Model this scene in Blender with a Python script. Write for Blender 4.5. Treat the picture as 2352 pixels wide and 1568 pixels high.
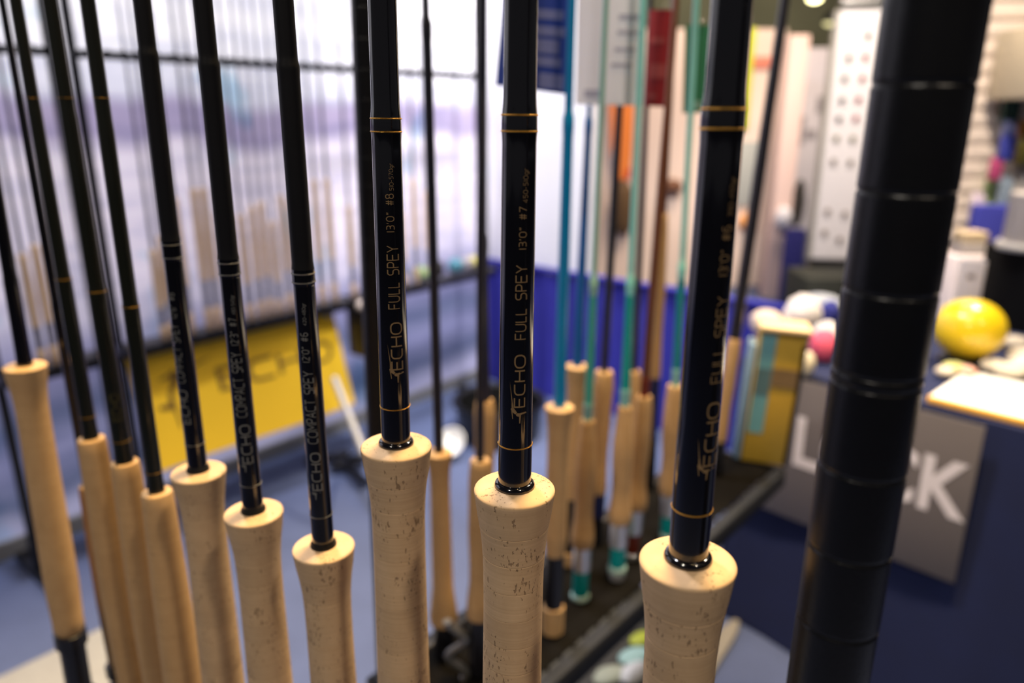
import bpy, bmesh, math, random
from mathutils import Vector, Matrix
random.seed(7)
C = bpy.context.scene.collection
SC = bpy.context.scene
for o in list(bpy.data.objects): bpy.data.objects.remove(o)

# ---------------------------------------------------------------- camera
F, TH, CZ = 1700.0, math.radians(16.84), 1.31
ST, CT = math.sin(TH), math.cos(TH)
cam = bpy.data.cameras.new('camera'); co = bpy.data.objects.new('camera', cam); C.objects.link(co)
co.location = (0, 0, CZ); co.rotation_euler = (math.pi/2 - TH, 0, 0)
cam.sensor_width = 36; cam.lens = F*36/2352; cam.clip_start = 0.02; cam.clip_end = 200
cam.dof.use_dof = True; cam.dof.focus_distance = 0.292; cam.dof.aperture_fstop = 5.4
SC.camera = co
# ---------------------------------------------------------------- world, lights, exposure
w = bpy.data.worlds.new('world'); SC.world = w; w.use_nodes = True
bg = w.node_tree.nodes['Background']; bg.inputs[0].default_value = (0.95, 0.92, 1.0, 1); bg.inputs[1].default_value = 0.08
SC.view_settings.view_transform = 'Standard'; SC.view_settings.look = 'None'
SC.view_settings.exposure = 0.0; SC.view_settings.gamma = 1.0; SC.view_settings.use_curve_mapping = False
def area(name, loc, target, sx, sy, power, col):
    l = bpy.data.lights.new(name, 'AREA'); l.shape = 'RECTANGLE'; l.size = sx; l.size_y = sy
    l.energy = power; l.color = col
    o = bpy.data.objects.new(name, l); C.objects.link(o); o.location = loc
    o.rotation_euler = (Vector(target) - Vector(loc)).to_track_quat('-Z', 'Y').to_euler(); return o
def spot(name, loc, target, cone, power, col, blend=0.5, size=0.12):
    l = bpy.data.lights.new(name, 'SPOT'); l.spot_size = math.radians(cone); l.spot_blend = blend; l.shadow_soft_size = size
    l.energy = power; l.color = col
    o = bpy.data.objects.new(name, l); C.objects.link(o); o.location = loc
    o.rotation_euler = (Vector(target) - Vector(loc)).to_track_quat('-Z', 'Y').to_euler(); return o
spot('booth_spot_light', (0.2, 0.8, 4.1), (0.05, 0.45, 1), 60, 780, (1, 0.68, 0.29), size=.2)
spot('booth_spot_light', (1.6, -1.6, 4.2), (0.1, 0.5, 0.8), 46, 170, (1, 0.84, 0.66))  # added front fill from behind the camera, for the cork sides
spot('booth_spot_light', (-1.5, -1.7, 4.2), (-0.1, 0.5, 0.8), 46, 230, (1, 0.90, 0.78))  # second added front fill, from the left behind the camera
spot('table_spot_light', (2.0, 2.6, 4.0), (1.25, 1.6, 0.7), 62, 800, (1, 0.84, 0.62), size=.2)
area('aisle_lamp_light', (-0.75, 1.65, 4.3), (-1.0, 2.45, 0.9), 0.3, 0.3, 125, (0.95, 0.92, 1.0))
spot('corner_fill_light', (0.9, 1.9, 4.2), (0.25, 3.4, 1.1), 42, 900, (1, 0.95, 0.93), size=.2)  # added lamp that brightens the white corner panel and the drape
area('peach_wall_fill_light', (1.9, 4.5, 3.9), (1.7, 5.9, 1.2), 1.2, 0.5, 150, (1, 0.76, 0.58))  # added warm lamp, put here to light the peach wall
area('rear_wall_fill_light', (3.5, 11.0, 4.7), (3.8, 16, 3.0), 3.0, 0.6, 140, (1, 0.93, 0.75))  # added lamp that lifts the dark rear wall
spot('board_fill_light', (1.2, 1.6, 3.9), (2.2, 3.8, 1.2), 52, 800, (1, 0.86, 0.74), size=.2)  # added spot, wide enough to brighten both display board and slat wall

# ---------------------------------------------------------------- helpers
U, V = Vector((0.646, 0.763, 0)).normalized(), Vector((-0.763, 0.646, 0)).normalized()   # the booth's two directions
ZA = Vector((0, 0, 1))
def ray(px, py):
    dx, dy = (px-1176)/F, (py-784)/F
    return Vector((dx, CT - dy*ST, -(ST + dy*CT)))
def at(px, py, D):                       # a pixel at the distance D in front of the camera, in world metres
    r = ray(px, py); return Vector((0, 0, CZ)) + r*(D/r.y)
def on_plane(px, py, p, n):
    r = ray(px, py); o = Vector((0, 0, CZ)); return o + r*((Vector(p)-o).dot(n)/r.dot(n))
def height_at(py, D):
    r = ray(1176, py); return CZ + r.z*D/r.y

class MB:
    def __init__(s): s.v = []; s.f = []
    def add(s, vs, fs, M=None):
        b = len(s.v)
        s.v += [tuple(M @ Vector(v)) if M else tuple(v) for v in vs]
        s.f += [tuple(i+b for i in f) for f in fs]; return s
    def box(s, c, size, M=None, bev=0.0):
        bm = bmesh.new(); bmesh.ops.create_cube(bm, size=1)
        for v in bm.verts: v.co = Vector((v.co.x*size[0]+c[0], v.co.y*size[1]+c[1], v.co.z*size[2]+c[2]))
        if bev: bmesh.ops.bevel(bm, geom=list(bm.edges), offset=bev, segments=2, affect='EDGES', profile=0.5)
        bm.verts.index_update(); s.add([v.co.copy() for v in bm.verts], [[v.index for v in f.verts] for f in bm.faces], M); bm.free(); return s
    def lathe(s, prof, seg=24, M=None, cap=True):
        q = [prof[0]]; ln = lambda a, b: math.hypot(a[0]-b[0], a[1]-b[1])
        for i in range(len(prof)-1):             # support loops where a long stretch meets a short one
            a, b = prof[i], prof[i+1]; l = ln(a, b)
            l0 = ln(prof[i-1], a) if i > 0 else 0; l1 = ln(b, prof[i+2]) if i < len(prof)-2 else 0
            mixp = lambda t: (a[0]+(b[0]-a[0])*t, a[1]+(b[1]-a[1])*t)
            if l0 and l > 5*l0: q.append(mixp(l0/l))
            if l1 and l > 5*l1: q.append(mixp(1-l1/l))
            q.append(b)
        prof = q; n = len(prof); vs = []; fs = []
        for r, z in prof:
            for k in range(seg):
                a = 2*math.pi*k/seg; vs.append((r*math.cos(a), r*math.sin(a), z))
        for i in range(n-1):
            for k in range(seg):
                k2 = (k+1) % seg; fs.append((i*seg+k, i*seg+k2, (i+1)*seg+k2, (i+1)*seg+k))
        if cap:
            if prof[0][0] > 1e-5: fs.append(tuple(range(seg))[::-1])
            if prof[-1][0] > 1e-5: fs.append(tuple((n-1)*seg+k for k in range(seg)))
        s.add(vs, fs, M); return s
    def tube(s, pts, r, seg=8, M=None):
        pts = [Vector(p) for p in pts]; n = len(pts); vs = []; fs = []; up = None
        for i, p in enumerate(pts):
            t = (pts[min(i+1, n-1)] - pts[max(i-1, 0)]).normalized()
            if up is None: up = t.orthogonal().normalized()
            up = (up - t*up.dot(t)).normalized(); b = t.cross(up)
            rr = r[i] if isinstance(r, (list, tuple)) else r
            for k in range(seg):
                a = 2*math.pi*k/seg; vs.append(p + (up*math.cos(a) + b*math.sin(a))*rr)
        for i in range(n-1):
            for k in range(seg):
                k2 = (k+1) % seg; fs.append((i*seg+k, i*seg+k2, (i+1)*seg+k2, (i+1)*seg+k))
        fs.append(tuple(range(seg))[::-1]); fs.append(tuple((n-1)*seg+k for k in range(seg)))
        s.add(vs, fs, M); return s
    def grid(s, P, nu, nv, M=None):      # P(u,v) surface
        vs = [P(i/nu, j/nv) for j in range(nv+1) for i in range(nu+1)]; m = nu+1
        fs = [(j*m+i, j*m+i+1, (j+1)*m+i+1, (j+1)*m+i) for j in range(nv) for i in range(nu)]
        s.add(vs, fs, M); return s
    def sheet(s, P, nu, nv, N, th):      # a surface with thickness th along N
        N = Vector(N)
        vs = [Vector(P(i/nu, j/nv)) for j in range(nv+1) for i in range(nu+1)]; m = nu+1; k = len(vs)
        fs = [(j*m+i, j*m+i+1, (j+1)*m+i+1, (j+1)*m+i) for j in range(nv) for i in range(nu)]
        al = vs + [v + N*th for v in vs]; f2 = [tuple(x+k for x in f[::-1]) for f in fs]
        rim = [i for i in range(m)] + [j*m+nu for j in range(1, nv+1)] + [nv*m+i for i in range(nu-1, -1, -1)] + [j*m for j in range(nv-1, 0, -1)]
        side = [(rim[(i+1) % len(rim)], rim[i], rim[i]+k, rim[(i+1) % len(rim)]+k) for i in range(len(rim))]
        s.add(al, fs+f2+side); return s
    def ball(s, c, r, seg=20, ring=12, M=None, wob=0, seed=0):
        rx, ry, rz = r if isinstance(r, (tuple, list)) else (r, r, r); rn = random.Random(seed)
        prof = []; vs = []; fs = []
        for i in range(1, ring):
            a = math.pi*i/ring
            for k in range(seg):
                b = 2*math.pi*k/seg; q = 1 + wob*(rn.random()-0.5)
                vs.append((c[0]+rx*q*math.sin(a)*math.cos(b), c[1]+ry*q*math.sin(a)*math.sin(b), c[2]-rz*q*math.cos(a)))
        vs += [(c[0], c[1], c[2]-rz), (c[0], c[1], c[2]+rz)]; lo = len(vs)-2
        for i in range(ring-2):
            for k in range(seg):
                k2 = (k+1) % seg; fs.append((i*seg+k, i*seg+k2, (i+1)*seg+k2, (i+1)*seg+k))
        for k in range(seg):
            k2 = (k+1) % seg; fs.append((lo, k2, k)); fs.append((lo+1, (ring-2)*seg+k, (ring-2)*seg+k2))
        s.add(vs, fs, M); return s
    def build(s, name, m, parent=None, smooth=40, loc=None):
        me = bpy.data.meshes.new(name); me.from_pydata([tuple(v) for v in s.v], [], s.f); me.update()
        me.materials.append(m)
        if smooth:
            me.polygons.foreach_set('use_smooth', [True]*len(me.polygons)); me.set_sharp_from_angle(angle=math.radians(smooth))
        o = bpy.data.objects.new(name, me); C.objects.link(o)
        if parent: o.parent = parent
        if loc is not None: o.location = loc
        return o
def tag(o, label, cat, group=None):
    o['label'] = label; o['category'] = cat
    if group: o['group'] = group
    return o
def thing(name, label, cat, loc=(0, 0, 0), rotz=0.0, group=None, M=None):
    o = bpy.data.objects.new(name, None); C.objects.link(o); o.empty_display_size = 0.02
    if M is not None: o.matrix_world = M
    else: o.location = loc; o.rotation_euler = (0, 0, rotz)
    return tag(o, label, cat, group)
def struct(o): o['kind'] = 'structure'; return o
def frame_UV(p, x=U, y=V):               # local x,y along the booth directions
    M = Matrix(((x.x, y.x, 0, p[0]), (x.y, y.y, 0, p[1]), (x.z, y.z, 1, p[2]), (0, 0, 0, 1))); return M
def copy_tree(o, parent=None):
    c = o.copy(); C.objects.link(c)
    if parent: c.parent = parent
    for ch in o.children: copy_tree(ch, c)
    return c

# ---------------------------------------------------------------- materials
def nodes(m):
    m.use_nodes = True; nt = m.node_tree; return nt, nt.nodes, nt.links, nt.nodes['Principled BSDF']
def mat(name, col, rough=0.5, metal=0.0, var=0.12, scale=60, bump=0.0, emit=0.0, coat=0.0, trans=0.0, bscale=None, spec=None, sheen=0.0):
    m = bpy.data.materials.new(name); nt, N, L, P = nodes(m)
    tc = N.new('ShaderNodeTexCoord'); nz = N.new('ShaderNodeTexNoise'); nz.inputs['Scale'].default_value = scale; nz.inputs['Detail'].default_value = 4
    L.new(tc.outputs['Object'], nz.inputs['Vector'])
    mx = N.new('ShaderNodeMix'); mx.data_type = 'RGBA'
    mx.inputs[6].default_value = tuple(c*(1-var) for c in col)+(1,); mx.inputs[7].default_value = tuple(min(1, c*(1+var)) for c in col)+(1,)
    L.new(nz.outputs['Fac'], mx.inputs[0]); L.new(mx.outputs[2], P.inputs['Base Color'])
    P.inputs['Roughness'].default_value = rough; P.inputs['Metallic'].default_value = metal
    P.inputs['Coat Weight'].default_value = coat; P.inputs['Coat Roughness'].default_value = 0.05
    P.inputs['Transmission Weight'].default_value = trans
    if spec is not None: P.inputs['Specular IOR Level'].default_value = spec
    if sheen: P.inputs['Sheen Weight'].default_value = sheen
    if emit: P.inputs['Emission Color'].default_value = col+(1,); P.inputs['Emission Strength'].default_value = emit
    if bump:
        n2 = N.new('ShaderNodeTexNoise'); n2.inputs['Scale'].default_value = bscale or scale*3; n2.inputs['Detail'].default_value = 3
        L.new(tc.outputs['Object'], n2.inputs['Vector'])
        b = N.new('ShaderNodeBump'); b.inputs['Strength'].default_value = bump; b.inputs['Distance'].default_value = 0.002
        L.new(n2.outputs['Fac'], b.inputs['Height']); L.new(b.outputs['Normal'], P.inputs['Normal'])
    return m
def cork_mat(name, lo, hi, pit=0.6):
    m = bpy.data.materials.new(name); nt, N, L, P = nodes(m)
    tc = N.new('ShaderNodeTexCoord'); oi = N.new('ShaderNodeObjectInfo')
    def mul(vec):
        a = N.new('ShaderNodeVectorMath'); a.operation = 'MULTIPLY'; a.inputs[1].default_value = vec; L.new(tc.outputs['Object'], a.inputs[0])
        b = N.new('ShaderNodeVectorMath'); b.operation = 'ADD'; L.new(a.outputs[0], b.inputs[0])
        k = N.new('ShaderNodeMath'); k.operation = 'MULTIPLY'; k.inputs[1].default_value = 37.0; L.new(oi.outputs['Random'], k.inputs[0])
        L.new(k.outputs[0], b.inputs[1]); return b.outputs[0]
    def noise(vec, sc, det, rough=0.5):
        n = N.new('ShaderNodeTexNoise'); n.inputs['Scale'].default_value = sc; n.inputs['Detail'].default_value = det; n.inputs['Roughness'].default_value = rough
        L.new(vec, n.inputs['Vector']); return n.outputs['Fac']
    def ramp(fac, stops):
        r = N.new('ShaderNodeValToRGB'); e = r.color_ramp.elements
        e[0].position, e[0].color = stops[0]; e[1].position, e[1].color = stops[1]; L.new(fac, r.inputs[0]); return r.outputs[0]
    def mix(f, a, b, mode='MIX'):
        x = N.new('ShaderNodeMix'); x.data_type = 'RGBA'; x.blend_type = mode
        if isinstance(f, float): x.inputs[0].default_value = f
        else: L.new(f, x.inputs[0])
        for s, v in ((6, a), (7, b)):
            if isinstance(v, tuple): x.inputs[s].default_value = v
            else: L.new(v, x.inputs[s])
        return x.outputs[2]
    base = mix(noise(mul((1, 1, 0.6)), 90, 5, 0.6), lo+(1,), hi+(1,))
    t = N.new('ShaderNodeMapRange'); t.inputs['To Min'].default_value = 0.91; t.inputs['To Max'].default_value = 1.06; L.new(oi.outputs['Random'], t.inputs[0])
    base = mix(1.0, base, t.outputs[0], 'MULTIPLY')
    lathe = ramp(noise(mul((12, 12, 1100)), 1.0, 3), ((0.25, (0.86, 0.84, 0.8, 1)), (0.7, (1.05, 1.05, 1.05, 1))))
    base = mix(0.7, base, lathe, 'MULTIPLY')
    big = noise(mul((1, 1, 0.55)), 85, 1)                       # where the pits gather
    fine = noise(mul((1.7, 1.7, 0.6)), 480, 2.5, 0.6)
    pr = N.new('ShaderNodeMath'); pr.operation = 'MULTIPLY_ADD'; pr.inputs[1].default_value = .45; L.new(big, pr.inputs[0]); L.new(fine, pr.inputs[2])
    pits = ramp(pr.outputs[0], ((0.875, (0, 0, 0, 1)), (0.92, (1, 1, 1, 1))))
    sm = N.new('ShaderNodeMath'); sm.operation = 'MULTIPLY'; sm.inputs[1].default_value = pit; L.new(pits, sm.inputs[0])
    base = mix(sm.outputs[0], base, (0.10, 0.055, 0.025, 1))
    L.new(base, P.inputs['Base Color']); P.inputs['Roughness'].default_value = 0.72; P.inputs['Specular IOR Level'].default_value = 0.25
    inv = N.new('ShaderNodeMath'); inv.operation = 'SUBTRACT'; inv.inputs[0].default_value = 1.0; L.new(pits, inv.inputs[1])
    bp = N.new('ShaderNodeBump'); bp.inputs['Strength'].default_value = 0.5; bp.inputs['Distance'].default_value = 0.0004
    L.new(inv.outputs[0], bp.inputs['Height']); L.new(bp.outputs['Normal'], P.inputs['Normal'])
    return m
CORK = cork_mat('cork', (0.46, 0.305, 0.17), (0.64, 0.455, 0.275))
CORK2 = cork_mat('plain cork', (0.44, 0.265, 0.12), (0.58, 0.38, 0.19), 0.3)
GLOSS = mat('gloss black lacquer', (0.004, 0.004, 0.006), 0.13, var=0.2, scale=25, coat=0.6)
SATIN = mat('matte charcoal blank', (0.006, 0.006, 0.0075), 0.5, var=0.15, scale=200, spec=.22)
OLIVE = mat('dark olive blank', (0.007, 0.008, 0.004), 0.3, var=0.2, scale=30, coat=0.2)
GOLD = mat('gold thread', (0.85, 0.42, 0.07), 0.28, 1.0, var=0.3, scale=900, bump=0.8, bscale=2200)
DGOLD = mat('dull gold thread', (.30, .17, .03), .4, 1.0, var=.3, scale=900, bump=.8, bscale=2200)
SILVER = mat('silver thread', (0.30, 0.29, 0.26), 0.3, 1.0, var=0.3, scale=900, bump=0.8, bscale=2200)
INK = mat('bronze lettering ink', (0.20, 0.13, 0.062), 0.45, var=0.15, scale=700)
INKS = mat('silver lettering ink', (0.14, 0.14, 0.135), 0.5, var=0.15, scale=700)
INKO = mat('olive lettering ink', (0.06, 0.05, 0.012), 0.5, var=0.15, scale=700)
BLACK = mat('black powder coat', (0.004, 0.004, 0.005), 0.34, var=0.2, scale=150, bump=0.08, bscale=900, spec=.35)
BLACKP = mat('black anodised seat', (0.008, 0.008, 0.012), 0.3, var=0.2, scale=90)
CHROME = mat('chromed wire', (0.30, 0.30, 0.29), 0.35, 0.9, var=0.1, scale=90)
ALU = mat('brushed aluminium seat', (0.75, 0.75, 0.78), 0.3, 0.75, var=0.08, scale=200)
TEALM = mat('teal anodised insert', (0.0, 0.30, 0.30), 0.35, var=0.1, scale=60)
REDM = mat('dark red insert', (0.16, 0.02, 0.006), 0.4, var=0.1, scale=60)
NAVYM = mat('navy seat', (0.01, 0.014, 0.08), 0.35, var=0.1, scale=60)
CLEARG = mat('pale green seat ring', (0.40, 0.58, 0.52), 0.25, var=0.1, scale=60)
def blankm(n, c): return mat(n, c, 0.28, var=0.1, scale=40, coat=0.3)
B_CYAN = blankm('cyan blue blank', (0.0, 0.24, 0.54)); B_BLUE = blankm('blue blank', (0.0, 0.10, 0.36))
B_MINT = blankm('mint blank', (0.06, 0.52, 0.42)); B_TEAL = blankm('teal blank', (0.0, 0.33, 0.31)); B_PALE = blankm('pale mint blank', (.40, .75, .58)); B_PTEAL = blankm('pale teal blank', (.25, .68, .62))
B_DARK = blankm('dark navy blank', (0.012, 0.012, 0.02)); B_RED = blankm('red brown blank', (0.16, 0.05, 0.018))
B_BRN = blankm('brown blank', (0.09, 0.03, 0.015)); B_LTEAL = blankm('pale teal winding', (0.22, 0.50, 0.48)); B_AQUA = blankm('aqua blank', (0.0, 0.25, 0.29))

# ---------------------------------------------------------------- stroke font for rod lettering
def arc(cx, cy, r, a0, a1, n=5): return [(cx+r*math.cos(math.radians(a0+(a1-a0)*i/n)), cy+r*math.sin(math.radians(a0+(a1-a0)*i/n))) for i in range(n+1)]
def rr(w, h=1.0, r=0.32, y0=0.0): return arc(w-r, y0+r, r, -90, 0)+arc(w-r, y0+h-r, r, 0, 90)+arc(r, y0+h-r, r, 90, 180)+arc(r, y0+r, r, 180, 270)+[(w-r, y0)]
W = 0.95
GL = {
 'E': (.8, [[(.8, 0), (.0, 0), (.0, 1), (.8, 1)], [(0, .52), (.72, .52)]]),
 'C': (.9, [[(.9, 0)]+[(.34, 0)]+arc(.34, .34, .34, 270, 180)+arc(.34, .66, .34, 180, 90)+[(.9, 1)]]),
 'H': (.9, [[(0, 0), (0, 1)], [(.9, 0), (.9, 1)], [(0, .52), (.9, .52)]]),
 'O': (1.05, [rr(1.05, 1, .4)]), '0': (.72, [rr(.72, 1, .34)]),
 'F': (.68, [[(0, 0), (0, 1), (.68, 1)], [(0, .5), (.6, .5)]]),
 'U': (.82, [[(0, 1), (0, .32)]+arc(.32, .32, .32, 180, 270)+arc(.5, .32, .32, 270, 360)+[(.82, 1)]]),
 'L': (.62, [[(0, 1), (0, 0), (.62, 0)]]),
 'S': (.74, [[(.74, 1), (.25, 1)]+arc(.25, .76, .24, 90, 270)+[(.5, .52)]+arc(.5, .26, .26, 90, -90)+[(0, 0)]]),
 'P': (.72, [[(0, 0), (0, 1), (.45, 1)]+arc(.45, .73, .27, 90, -90)+[(0, .46)]]),
 'Y': (.84, [[(0, 1), (.42, .48), (.84, 1)], [(.42, .48), (.42, 0)]]),
 'M': (.98, [[(0, 0), (0, 1), (.49, .35), (.98, 1), (.98, 0)]]),
 'A': (.86, [[(0, 0), (.43, 1), (.86, 0)], [(.15, .33), (.71, .33)]]),
 'T': (.8, [[(0, 1), (.8, 1)], [(.4, 1), (.4, 0)]]),
 '1': (.12, [[(.06, 0), (.06, 1)]]),
 '2': (.66, [[(0, 1), (.4, 1)]+arc(.4, .75, .25, 90, -60)+[(.02, 0), (.66, 0)]]),
 '3': (.62, [[(0, 1), (.37, 1)]+arc(.37, .76, .24, 90, -90)+[(.12, .52)], [(.37, .52)]+arc(.37, .26, .26, 90, -90)+[(0, 0)]]),
 '4': (.7, [[(.5, 0), (.5, 1), (0, .28), (.7, .28)]]),
 '5': (.64, [[(.62, 1), (.06, 1), (.06, .56), (.36, .56)]+arc(.36, .28, .28, 90, -90)+[(0, 0)]]),
 '6': (.66, [[(.55, 1), (.3, 1)]+arc(.3, .7, .3, 90, 180)+[(0, .28)]+arc(.28, .28, .28, 180, 270)+arc(.38, .28, .28, 270, 450)+[(.02, .56)]]),
 '9': (.66, [[(.11, 0), (.36, 0)]+arc(.36, .3, .3, -90, 0)+[(.66, .72)]+arc(.38, .72, .28, 0, 90)+arc(.28, .72, .28, 90, 270)+[(.64, .44)]]),
 '7': (.64, [[(0, 1), (.64, 1), (.2, 0)]]),
 '8': (.68, [rr(.68, .54, .26), rr(.6, .46, .22, .54)]),
 '#': (.8, [[(.22, 0), (.32, 1)], [(.52, 0), (.62, 1)], [(.04, .33), (.76, .33)], [(.06, .68), (.8, .68)]]),
 "'": (.14, [[(.1, 1), (.04, .74)]]), '"': (.34, [[(.1, 1), (.04, .74)], [(.3, 1), (.24, .74)]]),
 '-': (.4, [[(0, .42), (.36, .42)]]),
 'g': (.56, [rr(.56, .68, .26), [(.56, .6), (.56, -.05)]+arc(.3, -.02, .26, 0, -90)+[(.06, -.28)]]),
 'r': (.4, [[(0, 0), (0, .7)], [(0, .4)]+arc(.28, .42, .27, 180, 90)+[(.4, .69)]]),
 ' ': (.55, [])}
def ribbons(text, wt, gap=0.28):
    x = 0; quads = []
    for ch in text:
        w_, strokes = GL[ch]
        for st in strokes:
            pts = [Vector((p[0]+x, p[1])) for p in st]
            q = [pts[0]]
            for p in pts[1:]:
                if (p-q[-1]).length > 1e-4: q.append(p)
            L_, R_ = [], []
            closed = (q[0]-q[-1]).length < 1e-3
            for i, p in enumerate(q):
                a = q[i-1] if i > 0 else (q[-2] if closed else None); b = q[i+1] if i < len(q)-1 else (q[1] if closed else None)
                d1 = (p-a).normalized() if a is not None else None; d2 = (b-p).normalized() if b is not None else None
                if d1 is None: d1 = d2
                if d2 is None: d2 = d1
                n1 = Vector((-d1.y, d1.x)); n2 = Vector((-d2.y, d2.x)); n = (n1+n2)
                if n.length < 1e-4: n = n1
                n = n.normalized(); k = min(1.8, 1/max(0.3, n.dot(n1)))
                L_.append(p+n*wt*k/2); R_.append(p-n*wt*k/2)
            for i in range(len(q)-1):
                sub = max(1, int((q[i+1]-q[i]).length/0.25))
                for s in range(sub):
                    t0, t1 = s/sub, (s+1)/sub
                    quads.append((L_[i].lerp(L_[i+1], t0), R_[i].lerp(R_[i+1], t0), R_[i].lerp(R_[i+1], t1), L_[i].lerp(L_[i+1], t1)))
        x += w_+gap
    return quads, x-gap

# ---------------------------------------------------------------- rods
LOGO = [[(1682, 150), (1728, 478), (1714, 482)],
        [(1712, 480), (1730, 478), (1742, 560), (1712, 572)],
        [(1698, 580), (1712, 566), (1742, 558), (1797, 636), (1770, 664), (1718, 625)],
        [(1708, 606), (1726, 622), (1736, 738), (1726, 742)],
        [(1776, 667), (1801, 644), (1832, 650), (1934, 634), (1940, 656), (1856, 676), (1832, 705), (1790, 692)],
        [(1828, 690), (1858, 674), (1846, 810), (1832, 812)]]
class Rod:
    """one rod standing on z=base; its axis runs through the cork top (xc,yc) and leans to xt at the picture's top edge"""
    def __init__(s, label, D, xt, xc, yc, base, group=None, cat='fishing rod'):
        s.D, s.yc = D, yc
        p0, p1 = at(xc, yc, D), at(xt, 0, D); d = (p1-p0).normalized()
        s.base = p0 - d*((p0.z-base)/d.z); s.d = d
        away = Vector((s.base.x, s.base.y, 0)).normalized(); x = away.cross(d).normalized(); y = d.cross(x).normalized()
        s.M = Matrix(((x.x, y.x, d.x, s.base.x), (x.y, y.y, d.y, s.base.y), (x.z, y.z, d.z, s.base.z), (0, 0, 0, 1)))
        s.root = thing('fishing_rod', label, cat, M=s.M, group=group); s.dz = d.z
        s.zc = s.z(yc)
    def z(s, py): return (height_at(py, s.D) - s.base.z)/s.dz
    def mpp(s, py):                                   # metres per pixel there
        r = ray(1176, py); return (s.D/r.y)/F
    def blank(s, prof, m, name='blank', seg=32): return MB().lathe([(r, z) for z, r in prof], seg).build(name, m, s.root)
    def band(s, z, r, m, name='trim_band', t=0.00045, seg=40):
        return MB().lathe([(r, z-t), (r+t*.7, z-t*.6), (r+t, z), (r+t*.7, z+t*.6), (r, z+t)], seg, cap=False).build(name, m, s.root)
    def wrapped(s, polys, r, m, name):
        mb = MB(); R = r+0.00006
        for q in polys:
            vs = []
            for lat, z in q:
                a = math.asin(max(-.999, min(.999, lat/R))); rr_ = R
                vs.append((rr_*math.sin(a), -rr_*math.cos(a), z))
            mb.add(vs, [tuple(range(len(vs)))])
        return mb.build(name, m, s.root, smooth=0)
    def text(s, t, y0, y1, l0, l1, r, m, wt=0.13, name='lettering'):   # y0 bottom, y1 top; l0..l1 lateral pixels (cap top .. baseline)
        qs, wid = ribbons(t, wt); z0, z1 = s.z(y0), s.z(y1); k = s.mpp((y0+y1)/2); sx = (z1-z0)/wid
        rf = r if callable(r) else (lambda z: r)
        mid = rf((z0+z1)/2)
        return s.wrapped([[((l1 + (l0-l1)*p.y)*k, z0+p.x*sx) for p in q] for q in qs], mid+0.00012, m, name)
    def logo(s, ytop, r, m, dl=0, sc=1.0):            # the casting angler; traced once and mapped round the blank
        k = s.mpp(ytop+40*sc)
        polys = [[(((x-1781)/6.72*sc+dl)*k, s.z(ytop)+0 - (y-150)/6.72*sc*k*1.02) for x, y in p] for p in LOGO]
        return s.wrapped(polys, r+0.00012, m, 'logo')
def flare(zt, L, k=1.0, hole=0.0066):
    p = [(hole, zt-.0010), (hole+.0005, zt-.0001), (.0100, zt), (.0135, zt-.0004), (.0153, zt-.0010), (.0158, zt-.0014), (.0160, zt-.0020), (.0159, zt-.0028), (.0157, zt-.0042), (.0153, zt-.0072), (.01485, zt-.0110),
         (.0142, zt-.0150), (.0136, zt-.019), (.01305, zt-.024), (.0126, zt-.030), (.0123, zt-.038), (.0122, zt-.055), (.0124, zt-.08), (.0128, zt-.12), (.0134, zt-.17), (.0137, zt-.21), (.0134, zt-.25), (.0126, zt-L+.012), (.0124, zt-L)]
    return [(r*k if r > hole+.001 else r, z) for r, z in p]
def straight(zt, L, r0=.0100, r1=.0135, hole=0.0056):
    return [(hole, zt-.0016), (hole+.0004, zt-.0003), (r0-.0022, zt), (r0-.0006, zt-.001), (r0, zt-.003), (r0+.0004, zt-.012), (r0+(r1-r0)*.35, zt-L*.15), (r0+(r1-r0)*.8, zt-L*.35), (r1, zt-L*.55), (r1*.97, zt-L*.75), (r1*.93, zt-L*.95), (r1*.92, zt-L)]
def wells(zt, L, r0, rm, r1, hole=.004):    # narrow nose, swelling, and a flared heel
    return [(hole, zt-.001), (r0-.0012, zt), (r0, zt-.003), (r0*1.15, zt-L*.12), (rm*.97, zt-L*.3), (rm, zt-L*.45), (rm*.9, zt-L*.68), (rm*.93, zt-L*.78), (r1*.97, zt-L*.9), (r1, zt-L*.96), (r1*.96, zt-L)]
def prof_r(prof, z):
    for (r0, z0), (r1, z1) in zip(prof[:-1], prof[1:]):
        if z1 <= z <= z0: return r0+(r1-r0)*((z0-z)/max(1e-9, z0-z1))
    return prof[-1][0]
def ringed(root, prof, pitch=0.0127, first=0.0166, m=CORK, seg=64):
    g = bpy.data.objects.new('foregrip', None); C.objects.link(g); g.parent = root
    zt, zb = max(z for r, z in prof), prof[-1][1]; cuts = [zt-first]
    while cuts[-1]-pitch > zb+.003: cuts.append(cuts[-1]-pitch)
    cuts.append(zb); hi = None; main = [q for q in prof]
    for c in cuts:
        if hi is None: sec = [q for q in main if q[1] > c+.0004]
        else:
            rh = prof_r(prof, hi); sec = [(rh-.0012, hi-.00002), (rh-.00006, hi-.00005), (rh, hi-.00016)] + [q for q in main if c+.0004 < q[1] < hi-.0005]
        rl = prof_r(prof, c); sec += [(rl, c+.00014), (rl-.00006, c+.00004), (rl-.0012, c)]
        MB().lathe(sec, seg, cap=False).build('cork_ring', m, g); hi = c
    return g
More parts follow.
